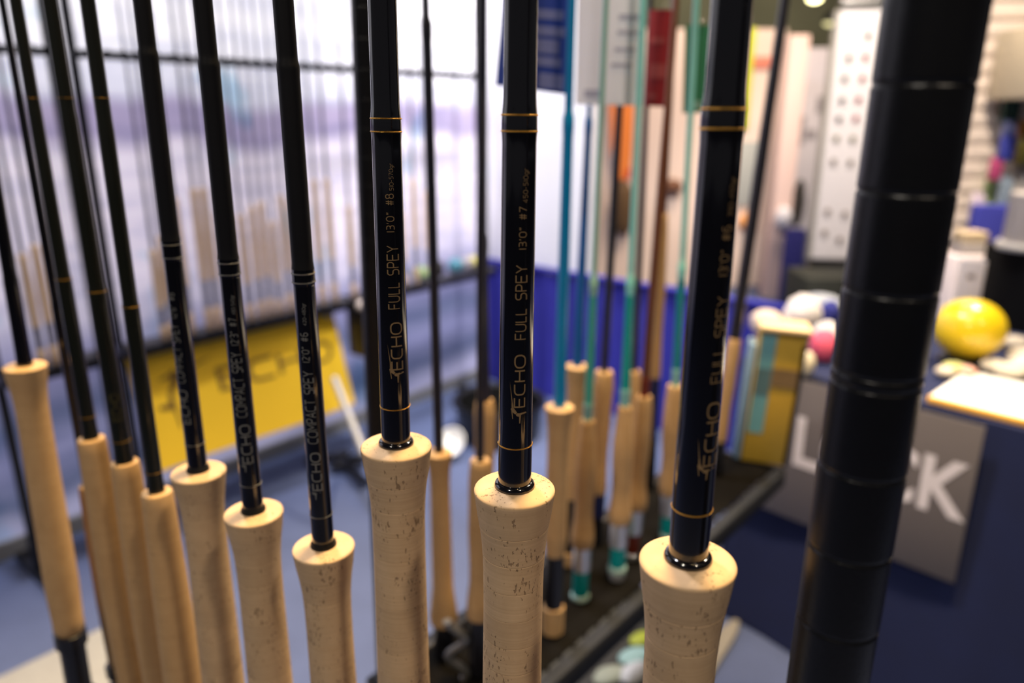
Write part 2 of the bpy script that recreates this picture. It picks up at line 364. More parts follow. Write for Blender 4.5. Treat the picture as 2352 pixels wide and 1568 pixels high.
def seat_and_butt(rod, ztop, zbot, m=BLACKP, butt=CORK2, r=.0105, rear=None):
    st = MB().lathe([(r*1.05, ztop), (r*1.25, ztop-.001), (r*1.25, ztop-.014), (r, ztop-.016), (r, zbot+.03), (r*.96, zbot)], 24).build('reel_seat', m, rod.root)
    MB().lathe([(r*1.02, zbot+.034), (r*1.3, zbot+.036), (r*1.3, zbot+.046), (r*1.02, zbot+.048)], 24).build('locking_ring', m, st)
    MB().lathe([(r*.9, zbot), (r*1.2, zbot-.003), (r*1.32, zbot*.5), (r*1.15, .006), (r*.7, .0)], 24).build('rear_grip', butt, rod.root)

BASE1 = CZ-0.63
near = [   # label, D, xt, xc, yc, kind, dia at top edge, dia at cork
 ('FS8', 'gloss black rod lettered #8, tallest cork flare beside the thin black post', .308, 877.5, 910, 1017),
 ('FS7', 'gloss black rod lettered #7, in sharp focus in the middle', .262, 1197, 1182, 1114),
 ('FS6', 'gloss black rod lettered #6, nearest to the ringed black post', .215, 1682, 1580, 1280),
 ('CS6', 'charcoal rod lettered #6 in silver, lowest of the three silver lettered rods', .341, 650, 743, 1250),
 ('CS7', 'charcoal rod lettered #7 in silver, middle one of the silver lettered rods', .369, 465, 582, 1171),
 ('CS8', 'charcoal rod lettered #8 in silver, highest of the silver lettered rods, over the yellow banner', .411, 326, 455, 1078),
]
for key, label, D, xt, xc, yc in near:
    R = Rod(label, D, xt, xc, yc, BASE1+.002, group='rods in the front row'); zc = R.zc; fs = key[0] == 'F'
    ztop = R.z(0)+0.55
    if fs:
        yb = {'FS8': (272, 302, 930), 'FS7': (264, 301, 1016), 'FS6': (250, 295, 1163)}[key]
        za, zb, zl = R.z(yb[0]), R.z(yb[1]), R.z(yb[2]); rc, rb, ru = .00648, .00602, .00562
        R.blank([(zc-.004, rc), (zl-.0004, rc), (zl, rc+.00003), ((zl+zb)/2, (rc+rb)/2-.00005), (zb-.004, rb-.0001), (zb-.0008, rb+.00006), (zb, rb+.00012), ((za+zb)/2, rb+.0001), (za, rb+.00005),
                 (za+.0016, rb-.0001), (za+.0035, ru+.00012), (za+.006, ru), (R.z(0), ru-.00012), (ztop, .0042)], GLOSS, seg=64)
        for z_, r_ in ((za, rb+.00005), (zb, rb+.0001), (zl, rc)): R.band(z_, r_, GOLD, t=.00033)
        MB().lathe([(.0060, zc-.0012), (.0074, zc-.0011), (.0079, zc-.0003), (.0080, zc+.0006), (.0077, zc+.0014), (.0071, zc+.0020), (.0064, zc+.0022)], 64).build('winding_check', GLOSS, R.root)
        pf = flare(zc, .30); ringed(R.root, pf)
        rr_ = lambda z, zl=zl, zb=zb: rc+(rb-rc)*max(0, min(1, (z-zl)/(zb-zl)))
        if key == 'FS7':
            R.text('ECHO', 920, 804, -4, 19, rr_, INK); R.text('FULL SPEY', 768, 602, -4, 20, rr_, INK, .115)
            R.text("13'0\" #7", 566, 471, 2, 18, rr_, INK, .12); R.text('450-510gr', 461, 384, 10, 20, rr_, INK, .11)
            R.logo(863, rr_(R.z(910)), INK)
        if key == 'FS8':
            R.text('ECHO', 838, 733, -5, 19, rr_, INK); R.text('FULL SPEY', 701, 559, -8, 17, rr_, INK, .115)
            R.text("13'0\" #8", 528, 442, -7, 10, rr_, INK, .12); R.text('510-570gr', 434, 373, 2, 11, rr_, INK, .11)
            R.logo(780, rr_(R.z(830)), INK, sc=.92, dl=0)
        if key == 'FS6':
            R.text('ECHO', 1050, 910, 18, 43, rr_, INK); R.text('FULL SPEY', 864, 671, 20, 41, rr_, INK, .115)
            R.text("13'0\" #6", 624, 512, 19, 37, rr_, INK, .12); R.text('390-450gr', 490, 402, 28, 38, rr_, INK, .11)
            R.logo(985, rr_(R.z(1030)), INK, sc=1.05, dl=17)
    else:
        yb = {'CS6': (626, 646, 1178, 155), 'CS7': (602, 628, 1108, 150), 'CS8': (560, 590, 1016, 126)}[key]
        za, zb, zl, zf = [R.z(v) for v in yb]; rc, rb, ru = .0056, .0050, .0047
        R.blank([(zc-.004, .0059), (zc+.001, .0058), (zc+.004, rc), (zl, rc), (zb-.001, rb), (zb, rb+.0003), (za+.002, rb+.00025)], GLOSS)
        R.blank([(za+.002, rb+.0002), (za+.005, rb-.0001), (zf-.004, ru+.0001), (zf-.001, ru+.00025), (zf+.001, ru+.0002), (zf+.003, ru-.0003), (ztop, .0036)], SATIN, 'upper_blank')
        for z_, r_ in ((za, rb+.0003), (zb, rb+.0003), (zl, rc)): R.band(z_, r_, SILVER, t=.00032)
        MB().lathe([(.0050, zc-.001), (.0066, zc-.0008), (.0068, zc), (.0066, zc+.0012), (.0056, zc+.0035)], 40).build('winding_check', SATIN, R.root)
        ringed(R.root, flare(zc, .28, hole=.0060), seg=48)
        rm = (rc+rb)/2+.0001
        if key == 'CS6':
            R.text('ECHO', 1114, 1030, -14, 6, rm, INKS, .16); R.text('COMPACT SPEY', 1008, 845, -17, 4, rm, INKS, .14)
            R.text("12'0\" #6", 824, 757, -16, -1, rm, INKS, .14); R.text('420-480gr', 740, 690, -9, -2, rm, INKS, .13); R.logo(1068, rm, INKS, dl=-16, sc=.75)
        if key == 'CS7':
            R.text('ECHO', 1054, 968, -12, 9, rm, INKS, .16); R.text('COMPACT SPEY', 949, 803, -15, 6, rm, INKS, .14)
            R.text("12'3\" #7", 786, 725, -12, 3, rm, INKS, .14); R.text('480-540gr', 716, 672, -4, 3, rm, INKS, .13); R.logo(1008, rm, INKS, dl=-15, sc=.72)
        if key == 'CS8':
            R.text('ECHO', 965, 890, -21, -5, rm, INKS, .15); R.text('COMPACT SPEY', 872, 740, -21, -6, rm, INKS, .13)
            R.text("12'6\" #8", 725, 668, -19, -7, rm, INKS, .13)
    L_ = .30 if fs else .28
    seat_and_butt(R, zc-L_, .075)

dark_rods = [  # label, D, xt, xc, yc, r_cork(blank), r_top, grip, band ys, grip length
 ('dark olive rod with gold trim and short straight cork, beside the silver lettered rods', .450, 201, 360, 1126, .0050, .0040, ('s', .0100, .0132), (703, 1082), .27),
 ('dark olive rod with gold lettering and straight cork, second from the silver lettered rods', .496, 114, 286, 1058, .0062, .0043, ('s', .0098, .0128), (668, 1010), .26),
 ('dark olive rod with straight cork, third from the silver lettered rods', .538, 36, 209, 1004, .0056, .0040, ('s', .0103, .0130), (640, 955), .26),
 ('black rod with long flared cork and black reel seat, at the far left', .575, -84, 57, 837, .0058, .0044, ('f', 1, 1), (640, 812), .258),
 ('slim dark rod standing behind the straight cork rods at left', .615, 4, 203, 1112, .0046, .0026, ('s', .0085, .0110), (700, 1080), .22)]
for i, (label, D, xt, xc, yc, rc, ru, g, bands, L_) in enumerate(dark_rods):
    R = Rod(label, D, xt, xc, yc, BASE1+.002, group='rods in the front row'); zc = R.zc; z0 = R.z(0); zb = R.z(bands[0])
    R.blank([(zc-.003, rc+.0004), (zc+.004, rc+.0003), (zc+.008, rc), (zb-.002, ru+(rc-ru)*.62+.0003), (zb+.004, ru+(rc-ru)*.55), (z0-.07, ru+.0005), (z0-.065, ru+.0003), (z0, ru), (z0+.5, ru*.75)], OLIVE if i < 3 else GLOSS)
    if i < 3:
        for b in bands: R.band(R.z(b), prof_r([(rc, zc), (ru+(rc-ru)*.62+.0003, zb)][::-1], R.z(b)) if False else (rc if b > 900 else ru+(rc-ru)*.62+.0003), DGOLD, t=.00035)
        R.band(R.z(225), ru+.0004, DGOLD, t=.00022)
        if i == 1: R.text('ECHO', 960, 900, -9, 9, rc, INKO, .15)
    if g[0] == 's': pf = straight(zc, L_, g[1], g[2], rc*.95)
    else: pf = [(r, z) for r, z in flare(zc, .258, 1.0, .006)]
    if g[0] == 'f': pf = [q for q in pf if q[1] > zc-.25]+[(.0128, zc-.254), (.011, zc-L_)]
    MB().lathe(pf, 48).build('foregrip', CORK2, R.root)
    seat_and_butt(R, zc-L_, .06, r=.0108)

# front rack: ringed near post, and the long base tray the front row stands in
def ringed_post(prt, d, z0, z1, zg, pitch=.0255, double=None, m=BLACK, seg=48, g=.0004):
    prof = []; r = d/2; hw = .00055
    zs = [zg - pitch*k for k in range(-60, 120)]; zs = sorted(z for z in zs if z0+.01 < z < z1-.01)
    if double: zs = sorted(zs+[double])
    prof.append((r, z0))
    for z in zs: prof += [(r, z-hw-.0003), (r-.00018, z-hw), (r-g, z-hw*.35), (r-g, z+hw*.35), (r-.00018, z+hw), (r, z+hw+.0003)]
    prof.append((r, z1)); return MB().lathe(prof, seg).build('post', m, prt)
pB0, pB1 = at(2025, 784, .191), at(2151, 0, .191); dB = (pB1-pB0).normalized(); bB = pB0-dB*(pB0.z/dB.z)
rack1 = thing('display_rack', 'black shelving rack with thick ringed post in front, holding the front row', 'rack', bB)
q = dB.to_track_quat('Z', 'Y').to_matrix()
po = ringed_post(rack1, .0233, 0, 2.2, (CZ+.0076)/dB.z, double=(CZ+.0076)/dB.z-.0255*3+.0032)
po.rotation_euler = q.to_euler()
trayM = frame_UV(Vector((.059, .215, BASE1-.012))-bB, x=-V, y=U)
tb = MB(); tb.box((-.265, 0, 0), (.76, .16, .024), trayM, .003); tb.build('base_tray', BLACK, rack1)
for lx in (-.60, .06):
    MB().lathe([(.0127, -BASE1+.0), (.0127, 0)], 16, trayM @ Matrix.Translation((lx, .05, 0))).build('leg', BLACK, rack1)

# second rack: wire shelf running away, thin ringed post, zigzag wire
hS = CZ-.61; A0 = Vector((-.144, .71, 0))
rack2 = thing('wire_shelf', 'black wire shelf with grey edge rail, running away behind the front rods', 'shelf', A0)
pa = ringed_post(rack2, .0252, 0, 2.2, 1.25, m=BLACK, seg=24, g=.0002); 
top = at(837, 0, .71); bot = at(888, 1500, .71); dA = (top-bot).normalized(); pa.location = (bot-dA*(bot.z/dA.z))-A0; pa.rotation_euler = dA.to_track_quat('Z', 'Y').to_euler()
p2 = ringed_post(rack2, .0252, 0, 2.2, 1.25, m=BLACK, seg=24, g=.0002); p2.location = U*.781
SM = frame_UV((0, 0, hS-.012), x=U, y=-V)     # x away, y to the right
SL, SW = .80, .152
for x0, y0, x1, y1, nm in ((-.02, SW, SL, SW, 'edge_rail'), (-.02, 0, SL, 0, 'edge_rail'), (-.02, 0, -.02, SW, 'end_rail'), (SL, 0, SL, SW, 'end_rail')):
    c = ((x0+x1)/2, (y0+y1)/2, -.006); sz = (abs(x1-x0)+.012, .018, .034) if nm == 'edge_rail' else (.012, abs(y1-y0)+.012, .034)
    MB().box(c, sz, SM, .003).build(nm, mat('grey rail', (0.016, 0.018, 0.024), .7, spec=.15) if (nm == 'edge_rail' and y0 > 0) else BLACK, rack2)
WIREM = mat('dark wire', (.04, .036, .032), .3, .6)
wire0 = None
for k in range(31):
    x = -.005+k*.0257
    if wire0 is None:
        wire0 = MB().tube([(0, 0, 0), (0, SW, 0)], .0028, 8).build('shelf_wire', WIREM, rack2); o = wire0
    else: o = wire0.copy(); C.objects.link(o)
    o.parent = rack2; o.matrix_local = SM @ Matrix.Translation((x, 0, .0068))
for y in (.04, .076, .112): MB().tube([(-.02, y, .003), (SL, y, .003)], .0032, 8, SM).build('cross_wire', WIREM, rack2)
MB().box((SL/2-.01, SW/2, .0125), (SL-.02, SW-.022, .0024), SM, .0008).build('shelf_liner', mat('brown black liner', (.004, .0035, .003), .85, bump=.6, bscale=60, var=.5, scale=40, spec=.05), rack2)
zp = at(1050, 1500, .69); zp.z = hS+.003; zc_ = zp-A0
MB().tube([zc_+Vector((.010*math.sin(i*.30+.6), 0, i*.0022)) for i in range(36)], .0050, 10).build('zigzag_wire', CHROME, rack2)

# rods standing on the wire shelf
def shelf_rod(label, D, xt, xc, yc, bm_, rc, rt, ferr, grip, ygrip, seat, group='rods on the wire shelf', wind=None, upper=None):
    """seat: list of (y_bottom, r, material, name)"""
    R = Rod(label, D, xt, xc, yc, hS+.0045, group=group); zc = R.zc; zt = R.z(0); zg = R.z(ygrip)
    pr = [(zc-.002, rc)]
    zf = R.z(ferr) if ferr else zt
    pr += [(zc+(zf-zc)*.5, (rc+rt)/2+.0006)]
    if ferr: pr += [(zf-.012, rt+.0012), (zf-.004, rt+.0017), (zf+.006, rt+.0017), (zf+.012, rt)]
    pr += [(zt, rt*.95), (zt+.35, rt*.7)]
    if upper:
        i = next(i for i, q in enumerate(pr) if q[0] > zf-.02); R.blank(pr[:i+1], bm_, seg=20); R.blank(pr[i:], upper, 'upper_blank', seg=20)
    else: R.blank(pr, bm_, seg=20)
    if wind: MB().lathe([(rc+.0004, zc-.001), (rc+.0006, R.z(wind[0])-.002), (rc+.0001, R.z(wind[0]))], 20).build('winding', wind[1], R.root)
    k, r0, rm, r1 = grip; L_ = zc-zg
    pf = wells(zc, L_, r0, rm, r1) if k == 'w' else ([(r*r0/.016, z) for r, z in flare(zc, .3, 1, .006) if z > zg+.01]+[(r1, zg+.008), (r1*.95, zg)])
    MB().lathe(pf, 28).build('foregrip', CORK2, R.root)
    z = zg; first = None
    for yb, r, m, nm in seat:
        z2 = max(0.0, R.z(yb)) if yb else 0.0
        if z2 < z-.001:
            o = MB().lathe([(r*.92, z), (r, z-.001), (r, z2+.001), (r*.92, z2)], 20).build(nm, m, R.root); z = z2
    if z > .001: MB().lathe([(.008, z), (.0095, z-.001), (.0095, .001), (.008, 0)], 20).build('butt_cap', BLACKP, R.root)
    return R
shelf_rod('cyan blue rod with flared cork and black reel seat, first in the coloured row', .77, 1314, 1285, 932, B_CYAN, .0066, .0042, 285, ('f', .0163, .0, .0125), 1270, [(1390, .0115, BLACKP, 'reel_seat'), (1450, .0135, CORK2, 'rear_grip')])
shelf_rod('darker blue rod with flared cork, standing just behind the cyan blue rod', .915, 1365, 1326, 838, B_BLUE, .0066, .003, 290, ('f', .0160, 0, .0125), 1140, [(1262, .0115, BLACKP, 'reel_seat'), (1320, .0125, CORK2, 'rear_grip')])
shelf_rod('mint green rod with teal insert in its silver reel seat', .836, 1392, 1350, 962, B_MINT, .0052, .0032, 655, ('w', .0088, .0132, .0152), 1250, [(1307, .0118, ALU, 'reel_seat'), (1362, .0105, TEALM, 'seat_insert'), (1376, .0125, CLEARG, 'seat_ring'), (None, .0105, ALU, 'butt_cap')], wind=(925, B_LTEAL), upper=B_PALE)
shelf_rod('dark navy rod with plain straight cork, between mint and teal rods', .97, 1437, 1388, 852, B_DARK, .0050, .0042, 0, ('w', .0125, .0135, .0135), 1128, [(1182, .0125, NAVYM, 'reel_seat'), (None, .0115, BLACKP, 'butt_cap')])
shelf_rod('bright teal rod with teal insert in its silver reel seat', .879, 1478, 1435, 930, B_TEAL, .0062, .0038, 655, ('w', .0088, .0135, .0155), 1196, [(1253, .0120, ALU, 'reel_seat'), (1298, .0105, TEALM, 'seat_insert'), (1310, .0125, CLEARG, 'seat_ring'), (None, .0105, ALU, 'butt_cap')], wind=(892, B_LTEAL), upper=B_PTEAL)
shelf_rod('dark rod half hidden behind the bright teal rod', 1.02, 1495, 1457, 850, B_DARK, .0045, .0032, 0, ('w', .0095, .0125, .0125), 1105, [(None, .0115, BLACKP, 'reel_seat')])
shelf_rod('red brown rod with dark red winding above its cork', .931, 1553, 1480, 908, B_RED, .0058, .0040, 0, ('w', .0105, .0133, .0160), 1165, [(1222, .0118, ALU, 'reel_seat'), (1266, .0100, REDM, 'seat_insert'), (None, .0112, ALU, 'butt_cap')], wind=(866, REDM))
shelf_rod('brown two handed rod whose long slim cork starts highest', 1.14, 1549, 1523, 490, B_BRN, .0052, .0046, 0, ('w', .0078, .0098, .0098), 866, [(1005, .0098, NAVYM, 'reel_seat'), (None, .0105, BLACKP, 'rear_grip')])
shelf_rod('aqua teal rod beside the nearest black rod, green card behind it', .984, 1600, 1552, 884, B_AQUA, .0058, .0040, 620, ('w', .0118, .0160, .0165), 1130, [(1182, .0120, ALU, 'reel_seat'), (1222, .0108, TEALM, 'seat_insert'), (None, .0115, CLEARG, 'seat_ring')], wind=(846, B_LTEAL), upper=B_PTEAL)
shelf_rod('black rod with slim cork, last on the shelf beside the yellow carton', 1.19, 1803, 1688, 776, B_DARK, .0098, .0078, 0, ('w', .0108, .0122, .0122), 1010, [(1055, .0125, BLACKP, 'reel_seat'), (None, .0115, BLACKP, 'butt_cap')])
shelf_rod('thin black rod with flared cork, right behind the cork lettered #8', .73, 978, 1008, 1036, B_DARK, .0054, .0034, 70, ('f', .0145, 0, .0165), 1425, [(1520, .0125, BLACKP, 'reel_seat'), (None, .0125, BLACKP, 'rear_grip')])
shelf_rod('thinnest black rod with swelling cork, between the #8 and #7 rods', .70, 1105, 1103, 1056, B_DARK, .0042, .0024, 0, ('w', .0108, .0130, .0150), 1412, [(None, .0125, BLACKP, 'reel_seat')])
shelf_rod('slim dark rod close behind the thinnest black rod', .80, 1114, 1113, 918, B_DARK, .0068, .0024, 560, ('w', .0108, .0120, .0120), 1180, [(None, .0105, BLACKP, 'reel_seat')])

# ---------------------------------------------------------------- room
def carpet():
    m = mat('blue grey carpet', (0.075, 0.10, 0.20), 0.95, var=0.18, scale=8, bump=0.5, bscale=500); return m
fl = MB(); fl.grid(lambda u, v: (-14+38*u, -14+34*v, 0), 1, 1); struct(fl.build('floor', carpet(), smooth=0))
cl = MB(); cl.box((5, 3, 5.05), (38, 34, .1)); struct(cl.build('ceiling', mat('dark olive ceiling', (.16, .15, .10), .9, scale=1), smooth=0))
wr = MB(); wr.box((5, 16.1, 2.5), (38, .2, 5)); struct(wr.build('wall_rear', mat('olive hall wall', (.22, .205, .13), .9, scale=.8, var=.35), smooth=0))

# printed backlit fabric backdrop along the left
CW = Vector((-.13, 3.70, 0))                   # booth corner
def print_mat():
    m = bpy.data.materials.new('printed backlit fabric'); nt, N, L, P = nodes(m)
    tc = N.new('ShaderNodeTexCoord'); sp = N.new('ShaderNodeSeparateXYZ'); L.new(tc.outputs['Object'], sp.inputs[0])
    def noise(sc, vec, det=3):
        a = N.new('ShaderNodeVectorMath'); a.operation = 'MULTIPLY'; a.inputs[1].default_value = vec; L.new(tc.outputs['Object'], a.inputs[0])
        n = N.new('ShaderNodeTexNoise'); n.inputs['Scale'].default_value = sc; n.inputs['Detail'].default_value = det; L.new(a.outputs[0], n.inputs['Vector']); return n.outputs['Fac']
    wob = noise(2.2, (1, 1, .3)); z2 = N.new('ShaderNodeMath'); z2.operation = 'MULTIPLY_ADD'; z2.inputs[1].default_value = .22; L.new(wob, z2.inputs[0])
    off = N.new('ShaderNodeMath'); off.operation = 'SUBTRACT'; off.inputs[1].default_value = .11; L.new(sp.outputs['Z'], off.inputs[0]); L.new(off.outputs[0], z2.inputs[2])
    mr = N.new('ShaderNodeMapRange'); mr.inputs['From Min'].default_value = 0; mr.inputs['From Max'].default_value = 2.6; L.new(z2.outputs[0], mr.inputs[0])
    r = N.new('ShaderNodeValToRGB'); e = r.color_ramp.elements
    stops = [(.0, (.22, .22, .33)), (.035, (.36, .36, .50)), (.07, (.09, .11, .19)), (.12, (.20, .21, .35)), (.16, (.10, .12, .21)), (.205, (.20, .20, .34)), (.235, (.27, .27, .42)), (.27, (.50, .48, .59)), (.34, (.64, .60, .69)), (.46, (.72, .67, .74)), (.485, (.33, .29, .43)), (.515, (.38, .33, .47)), (.535, (.66, .67, .74)), (.62, (1, 1, 1)), (1, (1, 1, 1))]
    e[0].position = stops[0][0]; e[0].color = stops[0][1]+(1,); e[1].position = 1; e[1].color = (1, 1, 1, 1)
    for p, c in stops[1:-1]: x = e.new(p); x.color = c+(1,)
    L.new(mr.outputs[0], r.inputs[0])
    # cyan blotches in the sky and streaks on the river
    n1 = noise(3.3, (1, 1, 1), 2); rp = N.new('ShaderNodeValToRGB'); rp.color_ramp.elements[0].position = .60; rp.color_ramp.elements[0].color = (1, 1, 1, 1); rp.color_ramp.elements[1].position = .68; rp.color_ramp.elements[1].color = (.28, .66, .78, 1); L.new(n1, rp.inputs[0])
    n2 = noise(5, (.8, .8, 3.5), 4); r2 = N.new('ShaderNodeValToRGB'); r2.color_ramp.elements[0].position = .3; r2.color_ramp.elements[0].color = (.66, .69, .78, 1); r2.color_ramp.elements[1].position = .62; r2.color_ramp.elements[1].color = (1, 1, 1, 1); L.new(n2, r2.inputs[0])
    def mulc(a, b, f):
        x = N.new('ShaderNodeMix'); x.data_type = 'RGBA'; x.blend_type = 'MULTIPLY'; x.inputs[0].default_value = f; L.new(a, x.inputs[6]); L.new(b, x.inputs[7]); return x.outputs[2]
    col = mulc(mulc(r.outputs[0], rp.outputs[0], .55), r2.outputs[0], .75)
    tint = N.new('ShaderNodeRGB'); tint.outputs[0].default_value = (1, .97, 1, 1); col = mulc(col, tint.outputs[0], 1.0)
    L.new(col, P.inputs['Base Color']); L.new(col, P.inputs['Emission Color']); P.inputs['Emission Strength'].default_value = PRINT_GLOW
    P.inputs['Roughness'].default_value = .8; return m
PRINT_GLOW = .70
wl = MB(); WLEN = 4.2
wl.box((-WLEN/2, .03, 1.3+.03), (WLEN, .05, 2.6-.06), None)
o = struct(wl.build('wall_left', print_mat(), smooth=0)); o.matrix_world = frame_UV(CW, U, V)
bb = MB(); bb.box((-WLEN/2, .025, .03), (WLEN, .07, .06), None, .004); o = struct(bb.build('baseboard_left', mat('grey trim', (.22, .22, .22), .6), smooth=0)); o.matrix_world = frame_UV(CW, U, V)
# white panel at the corner above the drape, going right
wb = MB(); wb.box((.30, .04, 1.55), (.60, .05, 2.10)); 
WHITE = mat('white panel', (.86, .86, .88), .6, scale=4, var=.03)
o = struct(wb.build('wall_back', WHITE, smooth=0)); o.matrix_world = frame_UV(CW, -V, U)
# royal blue drape
def drape(name, label, p, dirv, length, h, m, folds, amp, th=.004):
    n = int(folds*10); nrm = Vector((-dirv.y, dirv.x, 0))
    def P(u, v): 
        s = u*length; a = amp*(.5+.5*(1-v)); return Vector(p)+dirv*s+nrm*(a*math.sin(u*folds*6.283+.8*math.sin(u*17)))+ZA*(h*v)
    mb = MB(); mb.sheet(P, n, 6, nrm, th); return tag(mb.build(name, m), label, 'drape')
BLUE = mat('royal blue cloth', (.024, .024, .30), .9, var=.15, scale=12)
NAVY = mat('navy cloth', (.0035, .010, .058), .9, var=.2, scale=10)
drape('blue_drape', 'royal blue side drape hanging behind the coloured rods', CW-V*.02-U*.03, -V, 2.4, .615, BLUE, 16, .012)
MB().tube([CW+ZA*.629-U*.033, CW-V*2.4+ZA*.629-U*.033], .012, 8).build('drape_rail', BLUE) 
tag(bpy.data.objects['drape_rail'], 'blue sleeved rail along the top of the royal blue drape', 'rail')

# ---------------------------------------------------------------- far rod rack on the left
RK = Vector((-1.427, 1.861, 0)); HB, HT = CZ-.66, CZ+.165
def rkp(s, z=0): return RK+U*s+ZA*z
def rack_s(px, py):                     # distance along the rack line seen at a pixel
    p = on_plane(px, py, RK, V); return (p-RK).dot(U)
def far_rack(label, s0, s1):
    t = thing('rod_rack', label, 'rack', rkp(s0))
    M = frame_UV((0, 0, 0), U, V); L_ = s1-s0
    for s in (0, L_):
        pp = MB().lathe([(.013, 0), (.013, 1.95), (.008, 1.96)], 14, M @ Matrix.Translation((s, .02, 0))).build('post', BLACK, t)
        MB().box((s, 0, .012), (.04, .34, .024), M, .004).build('foot', BLACK, t)
    MB().box((L_/2, -.012, HT), (L_+.03, .02, .022), M, .003).build('top_rail', BLACK, t)
    n = int(L_/.046)
    for k in range(n):
        MB().box((.023+k*.046, -.03, HT), (.007, .03, .026), M, .001).build('rail_peg', BLACK, t)
    MB().box((L_/2, -.028, HB-.016), (L_+.03, .10, .03), M, .004).build('bottom_rail', BLACK, t)
    return t
sJ = rack_s(172, 115); sE = rack_s(1106, 400); sL = rack_s(-160, 110)
far_rack('black rod rack before the printed backdrop, with the yellow banner', sJ, sE)
far_rack('black rod rack at the far left, only its right end in view', sL, sJ-.055)
CORKLIT = cork_mat('backlit cork', (.62, .44, .30), (.76, .58, .42), .2); GREYB = mat('grey blank', (.06, .06, .07), .3)  # far rack cork: backdrop's scattered glow is painted in as lighter colour
def far_rod(label):
    t = thing('fishing_rod', label, 'fishing rod', group='rods in the far rack')
    MB().lathe([(.0055, .44), (.0042, .9), (.0026, 1.9)], 8).build('blank', GREYB, t)
    MB().lathe([(.006, .452), (.0105, .45), (.0125, .44), (.0115, .40), (.0135, .28), (.0125, .165)], 12).build('foregrip', CORKLIT, t)
    MB().lathe([(.0105, .165), (.0105, .075)], 12).build('reel_seat', mat('slate seat', (.20, .20, .27), .4), t)
    MB().lathe([(.0115, .075), (.0135, .06), (.0125, .01), (.008, 0)], 12).build('rear_grip', CORKLIT, t)
    return t
ORD = 'first second third fourth fifth sixth seventh eighth ninth tenth eleventh twelfth thirteenth fourteenth fifteenth sixteenth seventeenth eighteenth nineteenth twentieth twenty-first twenty-second twenty-third twenty-fourth'.split()
pr0 = far_rod(''); rnd = random.Random(3)
xs = [30, 62, 108, 330, 352, 395, 440, 462, 488, 512, 540, 566, 588, 610, 634, 655, 684, 712, 740, 786, 880, 905, 934, 962]
for i, x in enumerate(xs):
    o = pr0 if i == 0 else copy_tree(pr0)
    p = rkp(rack_s(x, 560)); o['label'] = 'cork handled rod in the far rack before the printed backdrop, %s from its left end' % ORD[i]
    o.location = p - V*.054 + ZA*(HB+.001); s = 1 if x in (440, 462, 712, 740) else rnd.uniform(.62, .95)
    o.scale = (1, 1, s); o.rotation_euler = (0, 0, rnd.uniform(0, 6))

# ---------------------------------------------------------------- yellow banner on the far rack
YEL = mat('yellow vinyl', (.88, .55, .02), .55, var=.06, scale=6)
DK = mat('dark banner print', (.16, .09, .012), .6)
sb0, sb1 = rack_s(276, 788), rack_s(757, 720)
bn = thing('yellow_banner', 'yellow vinyl banner printed with angler mark and ECHO, under the far rack', 'banner', rkp(sb0)-V*.020)
BL = sb1-sb0; zt_, zb_ = HB-.035, CZ-1.05
def bulge(x, z): return -.10*((zt_-z)/(zt_-zb_)) + .006*math.sin(x*9)
def BP(u, v): x = u*BL; z = zb_+(zt_-zb_)*v; return U*x + V*bulge(x, z) + ZA*z
MB().sheet(BP, 24, 12, -V, .002).build('panel', YEL, bn)
def banner_poly(polys, name):
    mb = MB()
    for pl in polys:
        b = len(mb.v); 
        mb.add([U*x+V*(bulge(x, z)-.0035)+ZA*z for x, z in pl], [tuple(range(len(pl)))])
    mb.build(name, DK, bn, smooth=0)
qs, wid = ribbons('ECHO', .17); x0_, x1_ = .355*BL, .93*BL; sx = (x1_-x0_)/wid
banner_poly([[(x0_+p.x*sx, zb_+.185+p.y*.066) for p in q] for q in qs], 'lettering')
# the angler upright: (along reading, up) from the same trace, turned
k = .0013*.40
banner_poly([[( .075*BL+(812-y)*k*.62, zb_+.30-(x-1682)*k*1.45) for x, y in p] for p in LOGO], 'logo')
for s in (.03, BL-.03): MB().lathe([(.004, -.006), (.011, -.004), (.011, .004), (.004, .006)], 16, Matrix.Translation(U*s+ZA*(zt_-.016)-V*.003) @ Matrix.Rotation(math.pi/2, 4, 'X')).build('grommet', CHROME, bn)
for s in (.03, BL-.03): MB().tube([U*s+ZA*(zt_-.016)-V*.004, U*s+ZA*(HB-.034)-V*.004], .003, 6).build('tie', BLACK, bn)

# silver stand leg and its feet on the floor
st = thing('folding_stand', 'silver tube stand leaning beside the yellow banner, on black feet', 'stand', at(806, 1090, 2.35)*1)
st.location.z = 0
pA, pB = at(768, 868, 2.42), at(838, 1046, 2.22)
def rel(o, p): return Vector(p)-Vector(o.location)
MB().tube([rel(st, pA), rel(st, pB)], .013, 10).build('pole', mat('stippled silver', (.45, .44, .42), .5, .4, bump=.3), st)
for a, b in (((700, 1062), (800, 1042)), ((770, 1050), (842, 1108)), ((760, 1075), (836, 1060))):
    p, q_ = on_plane(*a, (0, 0, .03), ZA), on_plane(*b, (0, 0, .03), ZA); MB().tube([rel(st, p), rel(st, q_)], .016, 8).build('foot', BLACK, st)
pp = on_plane(800, 1052, (0, 0, .03), ZA); MB().tube([rel(st, pB), rel(st, pp)], .012, 8).build('strut', BLACK, st)

